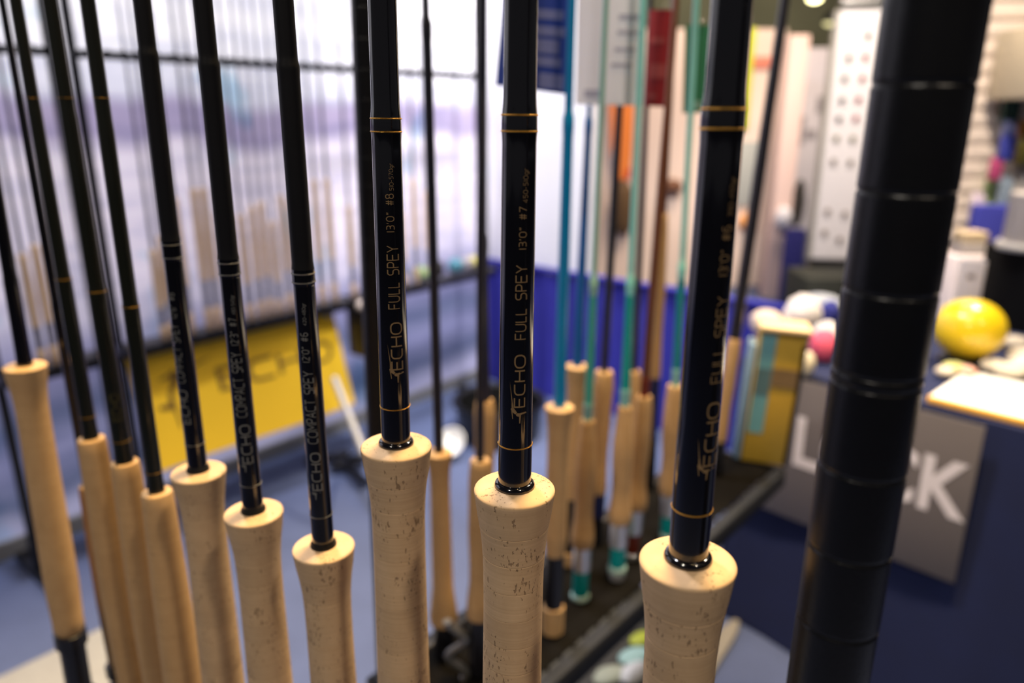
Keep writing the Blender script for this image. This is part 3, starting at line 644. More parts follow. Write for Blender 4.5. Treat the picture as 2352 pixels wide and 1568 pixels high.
# black basket on the rail with two pale wool balls and a teal tube
sk = rack_s(797, 770); bk = thing('basket', 'black basket hung on the far rack rail behind the thin post', 'basket', rkp(sk)-V*.137)
bk.location.z = HB-.20
MM = frame_UV((0, 0, 0), U, V)
for c, s in (((0, 0, .004), (.11, .11, .008)), ((0, -.052, .09), (.11, .006, .18)), ((0, .052, .09), (.11, .006, .18)), ((-.053, 0, .09), (.006, .11, .18)), ((.053, 0, .09), (.006, .11, .18))):
    MB().box(c, s, MM, .002).build('side_panel', BLACK, bk)
for s in (-.04, .04): MB().tube([U*s+V*.05+ZA*.18, U*s+V*.055+ZA*.215, U*s+V*.10+ZA*.215], .004, 6).build('hook', BLACK, bk)
IV = mat('ivory wool', (.72, .62, .56), .95, bump=.6, bscale=120)
for s, r, lab in ((-.024, .023, 'pinkish cream wool ball in the black basket, farther from the thin post'), (.024, .024, 'cream wool ball in the black basket, next to the thin post')):
    o = MB().ball((0, 0, 0), r, 20, 14, wob=.04, seed=int(r*1000)).build('wool_ball', IV); o.location = Vector(bk.location)+U*s-V*.002+ZA*(.19); tag(o, lab, 'ball', 'wool balls in the basket')
st_ = rack_s(836, 780); tt = thing('teal_tube', 'teal tube hung on the far rack rail beside the black basket', 'tube', rkp(st_)-V*.112)
tt.location.z = HB-.215
MB().lathe([(.018, 0), (.022, .004), (.022, .19), (.016, .20)], 20).build('body', mat('teal plastic', (.0, .20, .28), .35), tt)
MB().tube([ZA*.19, ZA*.222, V*.05+ZA*.222], .003, 6).build('hook', BLACK, tt)

# bright trinkets on the far end of the far rack's tray
cols = [((948, 612), .030, (.22, .36, .16), 'green fly box at the far end of the far rack tray'), ((985, 585), .034, (.015, .012, .012), 'black feathered fly beside the green fly box on the far rack tray'),
        ((1030, 575), .030, (.06, .20, .27), 'blue feathered fly on the far rack tray'), ((1072, 570), .028, (.50, .45, .10), 'yellow feathered fly on the far rack tray'),
        ((1055, 605), .030, (.32, .28, .30), 'grey fly box on the far rack tray'), ((1086, 600), .026, (.50, .36, .33), 'pink fly box at the end post of the far rack')]
for i, ((x, y), r, c, lab) in enumerate(cols):
    s = rack_s(x, y); o = MB().ball((0, 0, 0), (r*1.2, r, r*1.1), 14, 9, wob=.25, seed=i).build('fly_tuft' if 'fly box' not in lab else 'fly_box', mat('trinket %d' % i, c, .7))
    o.location = rkp(min(s, sE-.065))-V*.040+ZA*(HB+r*1.28); tag(o, lab, 'fly' if 'fly box' not in lab else 'box', 'flies on the far rack tray')

# black bin on the floor with a white bowl
tubp = on_plane(1140, 1042, (0, 0, 0), ZA)
tb = thing('floor_tub', 'round black tub on the carpet before the blue drape', 'tub', (tubp.x+.01, tubp.y+.19, 0))
MB().lathe([(.02, 0), (.165, 0), (.172, .01), (.19, .16), (.186, .165), (.175, .16), (.16, .02), (.02, .012)], 40).build('body', mat('black plastic', (.008, .008, .008), .35), tb)
MB().lathe([(.187, .148), (.198, .15), (.201, .16), (.196, .168), (.187, .165)], 40, cap=False).build('rim', BLACK, tb)
o = MB().lathe([(.005, 0), (.04, .002), (.058, .018), (.066, .036), (.062, .036), (.054, .02), (.036, .007), (.005, .005)], 32).build('white_bowl', mat('white ceramic', (.85, .84, .8), .4))
bp_ = at(1040, 985, 2.72); o.location = (bp_.x, bp_.y, .05); o.rotation_euler = (math.radians(42), math.radians(-12), math.radians(-20)); tag(o, 'white bowl tipped up on the carpet beside the round black tub', 'bowl')

# pale mat at lower left
MT = Vector((-1.06, 1.71, 0)); o = MB().box((-.6, -.35, .004), (1.2, .70, .008), None, .002).build('floor_mat', mat('pale grey mat', (.30, .295, .27), .9, bump=.2))
o.matrix_world = frame_UV(MT, U, V); tag(o, 'pale grey mat on the blue carpet at lower left', 'mat')

# ---------------------------------------------------------------- hang tags on the coloured rods
def hang_tag(label, D, quad, col, bars, barcol, curve=.004):
    # quad: pixel corners tl,tr,br,bl on the plane at distance D
    tl, tr, br, bl = [at(x, y, D) for x, y in quad]; c = (tl+tr)/2
    t = thing('hang_tag', label, 'tag', c, group='hang tags on the coloured rods')
    N_ = Vector((0, -1, 0))
    def P(u, v): a = bl.lerp(br, u); b = tl.lerp(tr, u); return a.lerp(b, v)-c+Vector((0, -curve*math.sin(math.pi*u)*1.0, 0))
    MB().sheet(P, 10, 6, Vector((0, 1, 0)), .0006).build('card', mat('card '+label[:12], col, .5, var=.05, scale=30), t)
    if bars:
        pm = mat('print '+label[:12], barcol, .5)
        for u0, u1, v0, v1 in bars:
            MB().grid(lambda a, b: P(u0+(u1-u0)*a, v0+(v1-v0)*b)+Vector((0, -.0004, 0)), 6, 1).build('print_line', pm, t)
    MB().tube([Vector((.003*math.cos(a*.7), .003*math.sin(a*.7)-.001, -.004+.0012*a)) for a in range(10)], .0006, 6).build('loop', CHROME, t)
    return t
hang_tag('royal blue hang card with pale lines, beside the cyan blue rod', .79, [(1160, -60), (1316, -60), (1300, 217), (1138, 196)], (.022, .055, .34),
         [(.40, .90, .62, .70), (.40, .93, .48, .56), (.42, .86, .33, .45), (.45, .9, .22, .30), (.60, .95, .03, .16)], (.20, .22, .46), .006)
hang_tag('white hang card with faint grey lines, behind the mint green rod', .90, [(1328, -60), (1486, -60), (1478, 243), (1322, 240)], (.90, .88, .96),
         [(.60, .92, .66, .70), (.58, .9, .55, .58), (.55, .85, .42, .45), (.12, .34, .06, .12), (.5, .8, .3, .33)], (.45, .44, .56), .005)
hang_tag('dark red hang card behind the red brown rod', .96, [(1492, 22), (1556, 24), (1540, 246), (1480, 244)], (.26, .008, .015),
         [(.1, .6, .66, .72), (.1, .7, .3, .45), (.1, .4, .08, .14)], (.34, .06, .06), .003)
hang_tag('green hang card behind the aqua teal rod', 1.01, [(1574, 58), (1640, 58), (1626, 258), (1568, 260)], (.03, .20, .10),
         [(.4, .7, .04, .14)], (.25, .42, .36), .003)

# ---------------------------------------------------------------- carton on the shelf's end
cart = thing('carton', 'yellow and cyan printed carton standing at the end of the wire shelf', 'carton', at(1750, 1058, 1.255)); cart.location.z = hS+.006; cart.rotation_euler = (0, math.radians(3), 0)
cM = Matrix.Rotation(math.radians(-14), 4, 'Z')
MB().box((0, 0, .125), (.080, .055, .25), cM, .002).build('body', mat('yellow card', (.52, .33, .035), .6, var=.08), cart)
MB().box((-.024, -.0285, .15), (.026, .001, .185), cM).build('cyan_panel', mat('cyan card', (.13, .34, .40), .6), cart)
MB().box((.014, -.0288, .165), (.050, .001, .035), cM).build('dark_band', mat('brown print', (.20, .13, .06), .6), cart)
MB().box((-.024, -.0292, .155), (.026, .0008, .05), cM).build('dark_print', mat('slate print', (.08, .16, .19), .6), cart)
MB().box((.0365, -.0288, .115), (.007, .0016, .23), cM).build('black_edge', BLACK, cart)
MB().box((0, -.004, .254), (.086, .07, .008), cM, .002).build('lid', mat('cream card', (.78, .58, .33), .6), cart)
MB().box((-.048, .0, .11), (.012, .05, .22), cM, .002).build('blue_edge', mat('pale blue card', (.24, .38, .52), .6), cart)

# dark storage bin below the wire shelf
bn2 = thing('storage_bin', 'black open bin on the floor under the wire shelf', 'bin', A0+U*.33+V*.02)
bM = frame_UV((0, 0, 0), U, V); BHt = CZ-.86; bc = mat('black bin plastic', (.022, .023, .020), .5)
for c, s, nm in (((0, 0, .01), (.64, .26, .02), 'bottom_panel'), ((0, -.125, BHt/2), (.64, .01, BHt), 'side_panel'), ((0, .125, BHt/2), (.64, .01, BHt), 'side_panel'), ((-.315, 0, BHt/2), (.01, .26, BHt), 'end_panel'), ((.315, 0, BHt/2), (.01, .26, BHt), 'end_panel'),
                 ((0, 0, BHt-.05), (.63, .25, .012), 'tray')):
    MB().box(c, s, bM, .003).build(nm, bc, bn2)
for (x, y), r, c, lab in (((1456, 1512), .021, (.36, .56, .50), 'mint packet lying in the black bin'), ((1462, 1550), .024, (.62, .62, .60), 'white packet lying in the black bin'), ((1474, 1470), .018, (.45, .50, .03), 'lime packet lying in the black bin'), ((1400, 1556), .022, (.40, .42, .30), 'pale green packet in the black bin')):
    p = on_plane(x, y, (0, 0, BHt-.04), ZA); o = MB().ball((0, 0, 0), (r*1.5, r*.9, r*.35), 16, 8, wob=.12, seed=int(r*900)).build('lure_packet', mat('packet '+lab[:5], c, .5)); o.location = (p.x, p.y, BHt-.0435+r*.42); o.rotation_euler = (0, 0, .5); tag(o, lab, 'packet', 'packets in the black bin')

pb_, pt_ = on_plane(1652, 1492, (0, 0, .01), ZA), on_plane(1722, 1398, (0, 0, .01), ZA)
bd = MB(); dd = (pt_-pb_); L_ = dd.length; dd.normalize(); nn = Vector((-dd.y, dd.x, 0)); out = []
for i in range(13):
    t_ = i/12; wv = .034*(1-.45*t_)*(1 if i < 10 else math.sqrt(max(0, 1-((i-9)/3.2)**2))); out.append((dd*(t_*(L_+.16)-.16), wv))
ring_ = [p+nn*w_ for p, w_ in out]+[p-nn*w_ for p, w_ in out[::-1]]; n = len(ring_)
bd.add([p for p in ring_]+[p+ZA*.012 for p in ring_], [tuple(range(n))[::-1], tuple(range(n, 2*n))]+[(i, (i+1) % n, (i+1) % n+n, i+n) for i in range(n)])
o = bd.build('wooden_paddle', mat('pale wood', (.24, .22, .18), .8)); o.location = (pb_.x-.05, pb_.y-.05, .001); tag(o, 'pale round ended wooden board on the carpet beside the navy cloth', 'board')

# ---------------------------------------------------------------- table with navy cloth at right
hT = CZ-.574; TA = Vector((.868, 1.442, 0)); TD = Vector((-.686, .727, 0)).normalized(); TN = Vector((.727, .686, 0)).normalized()
# table frame: x along TD (away left), y along TN (away right); origin at TA
tM = frame_UV((0, 0, 0), TD, TN)
tbl = thing('display_table', 'folding table under the navy cloth at right', 'table', TA)
X0, X1, TDp = -1.3, .42, .75
MB().box(((X0+X1)/2, TDp/2, hT-.02), (X1-X0-.02, TDp-.02, .028), tM, .003).build('tabletop', mat('white laminate', (.6, .6, .58), .5), tbl)
for x in (X0+.1, X1-.1):
    for y in (.08, TDp-.08): MB().lathe([(.014, 0), (.014, hT-.03)], 12, tM @ Matrix.Translation((x, y, 0))).build('leg', CHROME, tbl)
cloth = thing('tablecloth', 'navy cloth draped to the floor over the display table', 'tablecloth', TA)
MB().box(((X0+X1)/2, TDp/2, hT-.002), (X1-X0+.01, TDp+.01, .006), tM, .002).build('top_panel', NAVY, cloth)
def skirt(p0, p1, nrm, folds, amp):
    d = Vector(p1)-Vector(p0)
    def P(u, v): return Vector(p0)+d*u+Vector(nrm)*(amp*(1-v)*(1+.8*math.sin(u*folds*6.283)))+ZA*(hT*v+.004*(1-v))
    MB().sheet(lambda u, v: tM @ P(u, v), int(folds*10), 8, tM.to_3x3() @ Vector(nrm), .003).build('skirt', NAVY, cloth)
skirt((X0, -.006, 0), (X1, -.006, 0), (0, -1, 0), 5, .010); skirt((X1+.006, -.0, 0), (X1+.006, TDp, 0), (1, 0, 0), 3, .012); skirt((X0, TDp+.006, 0), (X1, TDp+.006, 0), (0, 1, 0), 5, .012)
# grey banner with white capitals hung on the cloth front
gb = thing('grey_banner', 'grey banner reading LOCK in white, hung on the navy cloth', 'banner', TA)
def face(px, py): p = on_plane(px, py, TA-TN*.032, TN)-TA; return p.dot(TD), p.z
gx0 = face(2192, 1340)[0]; gx1 = .40; gz1, gz0 = hT-.004, face(2192, 1340)[1]
MB().box(((gx0+gx1)/2, -.032, (gz0+gz1)/2), (gx1-gx0, .003, gz1-gz0), tM, .001).build('panel', mat('warm grey vinyl', (.125, .112, .118), .7, var=.05), gb)
WHT = mat('white vinyl letters', (.66, .63, .68), .6)
txt = bpy.data.curves.new('t', 'FONT'); txt.body = 'LOCK'; txt.size = 1; txt.space_character = 1.02; txt.offset = .03
to = bpy.data.objects.new('t', txt); C.objects.link(to); bpy.context.view_layer.update()
tme = bpy.data.meshes.new_from_object(to); bpy.data.objects.remove(to)
xs_ = [v.co.x for v in tme.vertices]; ys_ = [v.co.y for v in tme.vertices]
tw, tx0, th_, ty0 = max(xs_)-min(xs_), min(xs_), max(ys_)-min(ys_), min(ys_)
lx_left, lx_right = face(1826, 1020)[0], face(2236, 1100)[0]                  # banner x of the text's left and right ends (x runs away to the left)
lz0, lz1 = (face(2118, 1158)[1]+face(1850, 1086)[1])/2, (face(2128, 1028)[1]+face(1838, 962)[1])/2; print('LOCK', gx0, gz0, lx_left, lx_right, lz0, lz1, hT)
for v in tme.vertices:
    u = (v.co.x-tx0)/tw; q = (v.co.y-ty0)/th_
    v.co = tM @ Vector((lx_left+(lx_right-lx_left)*u, -.0345, lz0+(lz1-lz0)*q))
tme.materials.clear(); tme.materials.append(WHT); lo = bpy.data.objects.new('lettering', tme); C.objects.link(lo); lo.parent = gb
# things on the table
def ontable(px, py): return on_plane(px, py, (0, 0, hT+.002), ZA)
def simple(name, label, cat, mb, m, loc, rz=0, group=None, smooth=40):
    o = mb.build(name, m, smooth=smooth); o.location = loc; o.rotation_euler = (0, 0, rz); return tag(o, label, cat, group)
sheetM = frame_UV(TA+ZA*(hT+.002), TD, TN)
o = MB().box((-.62, .135, .006), (1.25, .246, .010), None, .002).build('paper_sheet', mat('white poster paper', (.92, .90, .86), .5)); o.matrix_world = sheetM; tag(o, 'white poster sheet with yellow edge lying on the table front', 'poster')
o2 = MB().box((-.62, .013, .0065), (1.25, .014, .013), None, .002).build('yellow_edge', mat('yellow edge', (.80, .42, .05), .5), o)
br = .077; bpz = ontable(2212, 832); ball = thing('yellow_ball', 'shiny yellow ball on a dark stand on the table', 'ball', bpz)
MB().ball((0, 0, br*.96+.012), (br*1.02, br*1.02, br*.93), 40, 24).build('sphere', mat('yellow gloss', (.85, .60, .01), .32, var=.03, coat=.4), ball)
MB().lathe([(.055, 0), (.058, .006), (.05, .016), (.03, .022)], 28).build('stand', BLACKP, ball)
for i, (x, y, r, c, lab) in enumerate(((2188, 862, .026, (.55, .55, .20), 'yellow green fly packet at the near end of the table'), (2168, 868, .022, (.70, .62, .5), 'cream packet beside the yellow green fly packet'), (2216, 868, .024, (.72, .40, .32), 'salmon pink packet in front of the yellow ball'),
      (2280, 858, .030, (.60, .54, .42), 'tan feather bunch nearest the yellow ball'), (2318, 872, .036, (.66, .60, .48), 'beige feather bunch before the yellow ball'), (2348, 838, .038, (.58, .51, .42), 'brownish feather bunch near the table edge'), (2326, 806, .036, (.46, .40, .32), 'dark tan feather bunch behind the beige bunch'), (2352, 860, .04, (.66, .62, .56), 'white feather bunch at the table edge'))):
    p = ontable(x, y); simple('fly_packet' if i < 3 else 'feather_bunch', lab, 'packet' if i < 3 else 'feathers', MB().ball((0, 0, r*.42), (r, r*.9, r*.45), 16, 9, wob=.22, seed=i), mat('feather %d' % i, c, .8), p+ZA*.008, i*.7, 'packets on the table' if i < 3 else 'feathers on the table')
# far end of the table: white bags, pink pouch, blue boxes
for nm, lab, cat, x, y, s, c, seed in (('paper_bag', 'crumpled white bag at the far end of the table', 'bag', 1838, 766, (.058, .050, .056), (.86, .80, .76), 1), ('paper_bag', 'smaller cream bag behind the yellow carton', 'bag', 1757, 768, (.045, .04, .036), (.82, .66, .55), 2), ('paper_bag', 'white bag slumped behind the ringed post', 'bag', 1893, 806, (.034, .034, .04), (.82, .78, .76), 3),
      ('cloth_pouch', 'bright pink pouch on the table beside the ringed post', 'pouch', 1888, 828, (.036, .034, .040), (.85, .12, .22), 4), ('cloth_pouch', 'blue pouch on the table behind the pink pouch', 'pouch', 1902, 752, (.030, .03, .040), (.03, .035, .25), 6), ('cloth_pouch', 'cream pouch in front of the pink pouch', 'pouch', 1848, 862, (.020, .02, .030), (.75, .68, .52), 7)):
    p = ontable(x, y); p = Vector((p.x, p.y, hT+.002)); simple(nm, lab, cat, MB().ball((0, 0, s[2]*.95), s, 18, 12, wob=.14, seed=seed), mat('soft %d' % seed, c, .8), p, seed)
sg = thing('table_sign', 'white table sign with small grey mark, behind the yellow ball', 'sign', ontable(2205, 770)); sg.rotation_euler = (0, 0, math.radians(-24))
MB().box((0, 0, .115), (.062, .006, .19), None, .004).build('panel', mat('white acrylic', (.80, .74, .74), .4), sg); MB().box((0, .01, .006), (.07, .05, .012), None, .003).build('foot', BLACKP, sg)
MB().box((.0, -.0036, .165), (.016, .001, .012)).build('mark', mat('grey mark', (.16, .13, .13), .6), sg)

# ---------------------------------------------------------------- neighbouring booths behind
BEI = mat('peach fabric wall', (.80, .66, .56), .85, scale=3, var=.04)
YW = 5.9
p0, p1 = at(1262, 400, YW), at(1776, 400, YW); zt2 = height_at(66, YW)
struct(MB().box(((p0.x+p1.x)/2, YW+.04, zt2/2), (p1.x-p0.x, .08, zt2)).build('wall_far', BEI, smooth=0))
o = MB().box((0, 0, 0), (.25, .012, .08)).build('red_stripe_sign', mat('coral print', (.72, .24, .16), .7)); p = at(1752, 143, YW-.007); o.location = p; tag(o, 'coral red strip on the peach wall behind the last shelf rod', 'sign')
pl = MB().box((0, 0, height_at(82, 5.5)/2), (.14, .14, height_at(82, 5.5)), None, .01).build('pillar', mat('pink pillar', (.74, .56, .50), .8, scale=2, var=.05)); p = at(1800, 380, 5.5); pl.location = (p.x, p.y, 0); struct(pl)
# orange pennant with red tip and brown bag on the peach wall
pen = thing('pennant', 'orange pennant with red tip hanging on the peach wall', 'pennant', at(1432, 235, YW-.05))
c0 = Vector(pen.location); pts = [(1400, 215), (1458, 215), (1452, 350), (1446, 410), (1420, 412), (1404, 340)]
PP = [at(x, y, YW-.05)-c0 for x, y in pts]; n = len(PP)
MB().add(PP+[q+Vector((0, .02, 0)) for q in PP], [tuple(range(n)), tuple(range(n, 2*n))[::-1]]+[((i+1) % n, i, i+n, (i+1) % n+n) for i in range(n)]).build('cloth', mat('orange cloth', (.88, .25, .04), .8), pen, smooth=0)
PP = [at(x, y, YW-.052)-c0 for x, y in [(1436, 392), (1452, 385), (1446, 412), (1438, 416)]]; MB().add(PP, [(0, 1, 2, 3)]).build('tip', mat('red cloth', (.62, .05, .02), .8), pen, smooth=0)
def wallbag(name, label, cat, px, py, D, s, c, seed, g=None):
    p = at(px, py, D); return simple(name, label, cat, MB().ball((0, 0, 0), s, 18, 12, wob=.1, seed=seed), mat('bag %d%d' % (seed, px), c, .8), p, 0, g)
wallbag('brown_bag', 'brown bag hanging below the orange pennant', 'bag', 1432, 478, YW-.05, (.09, .05, .21), (.13, .075, .03), 3)
wallbag('brown_bag', 'dark brown bag hanging on the peach wall beside the aqua teal rod', 'bag', 1545, 428, YW-.045, (.08, .045, .057), (.16, .07, .035), 5)
for o in (MB().box((0, 0, 0), (.062, .026, .72), None, .008).build('lime_banner', mat('lime cloth', (.52, .60, .02), .7)),):
    o.location = at(1717, 182, YW-.012); tag(o, 'narrow lime banner on the peach wall beside the nearest black rod', 'banner')
wallbag('orange_bag', 'small orange bag low on the peach wall beside the last shelf rod', 'bag', 1718, 508, YW-.045, (.075, .05, .062), (.80, .36, .10), 8)
o = MB().box((0, 0, 0), (.20, .02, .50), None, .005).build('grey_poster', mat('grey green poster', (.42, .45, .42), .7)); o.location = at(1722, 400, YW-.011); tag(o, 'pale grey poster on the peach wall beside the last shelf rod', 'poster')
# grey poster board with dark pictures
pb = thing('poster_board', 'pale grey poster board with dark pictures beside the pink pillar', 'poster', at(1862, 330, 6.0)); 
MB().box((0, 0, 0), (.34, .02, 1.40), None, .004).build('panel', mat('pale grey board', (.52, .51, .55), .6), pb)
for (x, y, w_, h_) in ((1838, 235, .05, .20), (1885, 240, .06, .12), (1842, 300, .04, .22), (1862, 308, .08, .07)):
    p = at(x, y, 5.985)-Vector(pb.location); MB().box(p, (w_, .004, h_), None).build('picture', mat('dim picture %d' % x, (.24, .23, .25), .7), pb)
lg = on_plane(1862, 330, (0, 6.0, 0), Vector((0, 1, 0)))
for s in (-.13, .13): MB().box((s, .02, -lg.z/2), (.025, .025, lg.z), None, .003).build('leg', CHROME, pb)
# navy curtain strip, black bag
o = MB().box((0, 0, 0), (.14, .05, .62), None, .01).build('navy_curtain', mat('navy drape', (.02, .022, .17), .9)); o.location = at(1818, 612, 5.2); tag(o, 'navy curtain strip beside the pink pillar', 'drape'); o.location.z = .31; o.scale.z = (at(1818, 525, 5.2).z)/.62; o.location.z = at(1818, 525, 5.2).z/2
wallbag('black_bag', 'narrow black bag hanging above the navy curtain strip', 'bag', 1834, 465, 5.966, (.055, .022, .18), (.03, .027, .025), 9)
wallbag('white_pouch', 'white pouch hanging on the pink pillar beside the narrow black bag', 'pouch', 1800, 500, 5.385, (.06, .05, .08), (.70, .70, .74), 11)

# white display board with rows of small reels
BD = 3.9; bq = [at(x, y, BD) for x, y in ((1928, 22), (2165, 30), (2060, 640), (1857, 592))]
bx0, bx1 = bq[3].x, bq[3].x+.50; bz0, bz1 = bq[3].z-.01, bq[0].z
rd = thing('display_board', 'white display board with rows of small reels, behind the ringed post', 'display board', (0, 0, 0)); c0 = Vector(((bx0+bx1)/2+.02, BD, 0)); rd.location = c0
RM = Matrix.Rotation(math.radians(-8), 4, 'Z')
MB().box((0, 0, (bz0+bz1)/2), (bx1-bx0, .04, bz1-bz0), RM, .012).build('panel', mat('white board', (.74, .70, .68), .5, var=.02), rd)
MB().box((0, .004, bz0-.035), (bx1-bx0+.01, .05, .07), RM, .004).build('bottom_rail', BLACK, rd)
MB().box((-(bx1-bx0)/2-.01, .004, (bz0+bz1)/2), (.018, .05, bz1-bz0), RM, .003).build('side_rail', mat('grey rail strip', (.36, .34, .28), .5), rd)
MB().box((0, .0, bz1+.03), (bx1-bx0, .05, .03), RM, .004).build('top_rail', CHROME, rd)
for s in (-.2, .2): MB().box((s, .02, (bz0-.07)/2), (.035, .035, bz0-.07), RM, .003).build('leg', BLACK, rd)
reels = [(1990, 82), (1946, 133), (1984, 131), (1936, 180), (1977, 180), (1930, 230), (1968, 228), (1923, 272), (1962, 271), (1917, 317), (1955, 318), (1910, 370), (1950, 372), (1897, 484), (1937, 490), (1890, 532), (1925, 548)]
proto = None
DKR = [(.07, .065, .06), (.36, .05, .06), (.18, .16, .06), (.20, .15, .11)]
rm_ = [mat('reel tint %d' % i, c, .4) for i, c in enumerate(DKR)]
for i, (x, y) in enumerate(reels):
    p = on_plane(x, y, c0, RM.to_3x3() @ Vector((0, 1, 0))) + (RM.to_3x3() @ Vector((0, -.0285, 0)))
    mi = 1 if (x in (1984, 1977, 1968, 1962)) else (2 if y in (317, 318) and False else (2 if 340 > y > 300 else (3 if y > 350 else 0)))
    right = i == 0 or i % 2 == 0; row = (i//2) if right else (i+1)//2-1
    r = thing('fly_reel', '%s reel, %s from the top of the %s column on the white display board' % (['dark grey', 'red', 'olive', 'tan'][mi], ['first', 'second', 'third', 'fourth', 'fifth', 'sixth', 'seventh', 'eighth', 'ninth'][row], 'right' if right else 'left'), 'reel', p, group='reels on the display board')
    r.rotation_euler = (math.radians(90), 0, math.radians(-8))
    MB().lathe([(.003, -.008), (.0125, -.008), (.013, -.005), (.009, -.004), (.009, .004), (.013, .005), (.0125, .008), (.003, .008)], 16).build('spool', rm_[mi], r)
    MB().tube([(.008, 0, .007), (.008, 0, .014)], .002, 6).build('handle', CHROME, r)
# table stuff behind: dark crate under the board
o = MB().box((0, 0, 0), (.42, .3, .50), None, .01).build('dark_crate', mat('dark olive crate', (.010, .011, .005), .8)); p = at(1900, 655, 3.6); o.location = (p.x+.05, p.y, .25); o.scale.z = 2*(at(1900, 625, 3.6).z)/.5/2; o.location.z = at(1900, 625, 3.6).z/2; tag(o, 'dark olive crate standing below the white display board', 'crate')
o = MB().ball((0, 0, 0), (.07, .06, .035), 18, 10).build('cloth_bundle', mat('grey cloth', (.40, .42, .46), .8)); o.location = ontable(1880, 728)+ZA*.036; tag(o, 'pale grey cloth bundle on the table behind the white bags', 'cloth')

# slat wall on the far right with hanging packets
SD = 3.7; sp0, sp1 = at(2170, 200, SD), at(2318, 200, SD)
sw = thing('slat_wall', 'beige slat wall on the far right beyond the ringed post', 'slat wall', ((sp0.x+sp1.x)/2, SD, 0))
wS = sp1.x-sp0.x+.25; SLT = mat('beige slats', (.76, .64, .52), .5, var=.05, scale=4)
MB().box((0, .03, 1.05), (wS, .02, 2.1), None).build('back_panel', mat('slat gap', (.50, .41, .32), .7), sw)
s0 = None
for k in range(17):
    z = .72+k*.079
    if s0 is None: s0 = MB().box((0, 0, 0), (wS, .022, .068), None, .005).build('slat', SLT, sw); o = s0
    else: o = s0.copy(); C.objects.link(o)
    o.location = (0, .008, z+.034)
cb = thing('tan_cabinet', 'tan cabinet top at the far right edge of the view', 'cabinet', (at(2352, 150, 3.5).x+.135, 3.512, 0))
cz1, cz0 = at(2340, 62, 3.5).z, at(2340, 228, 3.5).z
MB().box((0, 0, (cz0+cz1)/2), (.36, .3, cz1-cz0), None, .01).build('body', mat('tan board', (.44, .37, .25), .6), cb)
MB().box((0, -.153, (cz0+cz1)/2), (.30, .006, cz1-cz0-.05), None, .003).build('door', mat('tan door', (.48, .41, .29), .6), cb)
packs = [(2322, 252, (.014, .05, .035), .10, .13, 'dark green packet below the tan cabinet'), (2318, 302, (.22, .24, .42), .08, .06, 'pale blue packet under the dark green one'), (2312, 342, (.03, .04, .27), .080, .105, 'deep blue packet hanging on the slat wall'), (2350, 300, (.55, .25, .03), .06, .06, 'orange packet at the far right edge'), (2350, 352, (.32, .26, .04), .07, .10, 'mustard packet below the orange packet'),
         (2286, 392, (.40, .05, .14), .070, .09, 'magenta packet hanging on the slat wall'), (2272, 440, (.27, .36, .13), .06, .17, 'green packet lowest on the slat wall'), (2306, 446, (.24, .30, .36), .075, .14, 'slate blue packet beside the green packet'), (2244, 476, (.60, .5, .55), .08, .10, 'pale lilac packet beside the green packet'), (2345, 420, (.55, .50, .44), .12, .12, 'cream packet at the right edge above the grey drum')]
for i, (x, y, c, w_, h_, lab) in enumerate(packs):
    d = 3.655-.036*(i % 3); t = thing('hanging_packet', lab, 'packet', at(x, y, d), group='packets on the slat wall'); w_ *= .80; h_ *= .98
    MB().box((0, 0, 0), (w_, .03, h_), None, .008).build('bag', mat('pack %d' % i, c, .6), t)
    MB().box((0, .006, h_/2+.008), (w_*.9, .003, .022), None, .001).build('header_card', mat('pack card %d' % i, tuple(min(1, q*1.3+.04) for q in c), .6), t)
    MB().tube([(0, .0, h_/2+.012), (0, .036*(i % 3)+.04, h_/2+.012)], .003, 6).build('hook', CHROME, t)
# tan boxes, blue cloth, dark case, drum at right edge
for (x, y, D, s, c, nm, lab, cat) in ((2228, 545, 2.9, (.10, .08, .050), (.42, .32, .19), 'tan_box', 'small tan box above the white table sign', 'box'), (2225, 570, 2.9, (.11, .09, .05), (.33, .29, .26), 'grey_box', 'small grey brown box under the tan box', 'box')):
    p = at(x, y, D); o = MB().box((0, 0, 0), s, None, .006).build(nm, mat(nm, c, .7), smooth=40); o.location = p; tag(o, lab, cat)
bl = at(2262, 470, 3.0); o = MB().box((0, 0, bl.z/2), (.16, .06, bl.z), None, .01).build('blue_curtain', mat('deep blue curtain', (.018, .022, .22), .9)); o.location = (at(2268, 560, 3.0).x, 3.0, 0); tag(o, 'deep blue curtain strip behind the white table sign', 'drape')
dr = thing('drum', 'grey drum with pale rim at the right edge, on the black case', 'drum', (at(2345, 560, 2.6).x+.03, 2.6, 0)); dz0, dz1 = at(2345, 572, 2.6).z, at(2345, 445, 2.6).z
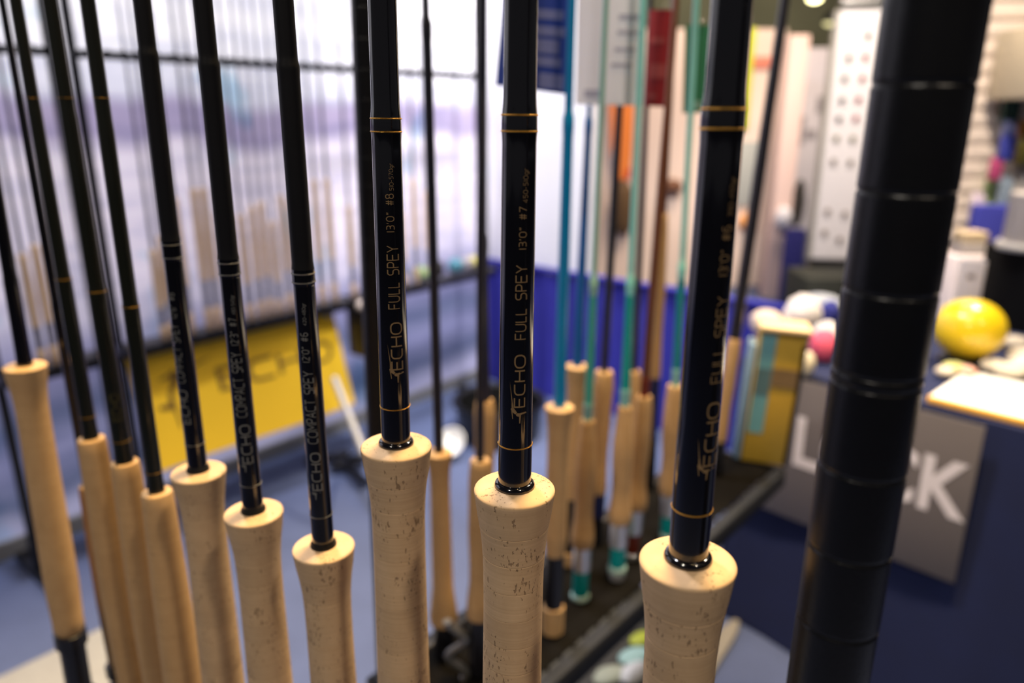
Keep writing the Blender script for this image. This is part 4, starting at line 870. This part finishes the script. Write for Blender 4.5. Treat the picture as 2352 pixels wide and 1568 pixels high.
MB().lathe([(.02, dz0+.025), (.085, dz0+.025), (.085, dz1), (.08, dz1+.004), (.02, dz1+.004)], 28).build('body', mat('grey drum', (.30, .27, .25), .5), dr)
MB().lathe([(.02, dz0), (.10, dz0), (.105, dz0+.012), (.10, dz0+.026), (.02, dz0+.026)], 28).build('rim', mat('pale rim', (.42, .40, .36), .5), dr)
cs = thing('black_case', 'tall black case with brown band at the right edge, behind the yellow ball', 'case', (at(2330, 700, 2.6).x+.145, 2.62, 0))
MB().box((0, 0, dz0/2-.001), (.34, .34, dz0-.002), None, .01).build('body', mat('black case', (.002, .002, .002), .8, spec=.1), cs)
MB().box((0, -.172, dz0-.09), (.33, .006, .035), None, .002).build('band', mat('brown strap', (.035, .02, .015), .6), cs)
o = MB().ball((0, 0, 0), (.035, .03, .035), 18, 12).build('orange_ball', mat('peach orange', (.60, .27, .15), .6)); o.location = at(2284, 600, 2.937); o.name = 'orange_float'; o.scale = (1.15, 1.15, 1.15); tag(o, 'small peach orange float hanging on the deep blue curtain beside the black case', 'float')
pd = at(2222, 600, 2.9); o = MB().box((0, 0, 0), (.15, .13, 1), None, .008).build('pedestal', mat('pale pedestal', (.66, .58, .56), .6)); hz = at(2225, 581, 2.9).z-.001; o.scale = (1, 1, hz); o.location = (at(2225, 570, 2.9).x, 2.9, hz/2); tag(o, 'pale pedestal behind the white table sign, two small boxes on it', 'pedestal')

# ---------------------------------------------------------------- hall lamps in view
for (x, y, D, r, lab) in ((1871, -4, 12, .105, 'bright round hall lamp at the top edge of the view'), (1906, 52, 13.0, .10, 'yellowish hall lamp just above the white display board')):
    p = at(x, y, D); t = thing('hall_lamp', lab, 'lamp', p)
    MB().lathe([(r*.3, .16), (r*1.05, .10), (r*1.1, .0), (r*1.0, .0), (r*.98, .01)], 24, cap=False).build('shade', BLACK, t)
    MB().ball((0, 0, .0), (r*.98, r*.98, r*.55), 20, 12).build('bulb', mat('lamp glow %d' % x, (1, .9, .45), .5, emit=9 if x == 1871 else 1.2, var=.01), t)
    MB().tube([(0, 0, .15), (0, 0, 5.0-p.z)], .012, 8).build('hanger', BLACK, t)
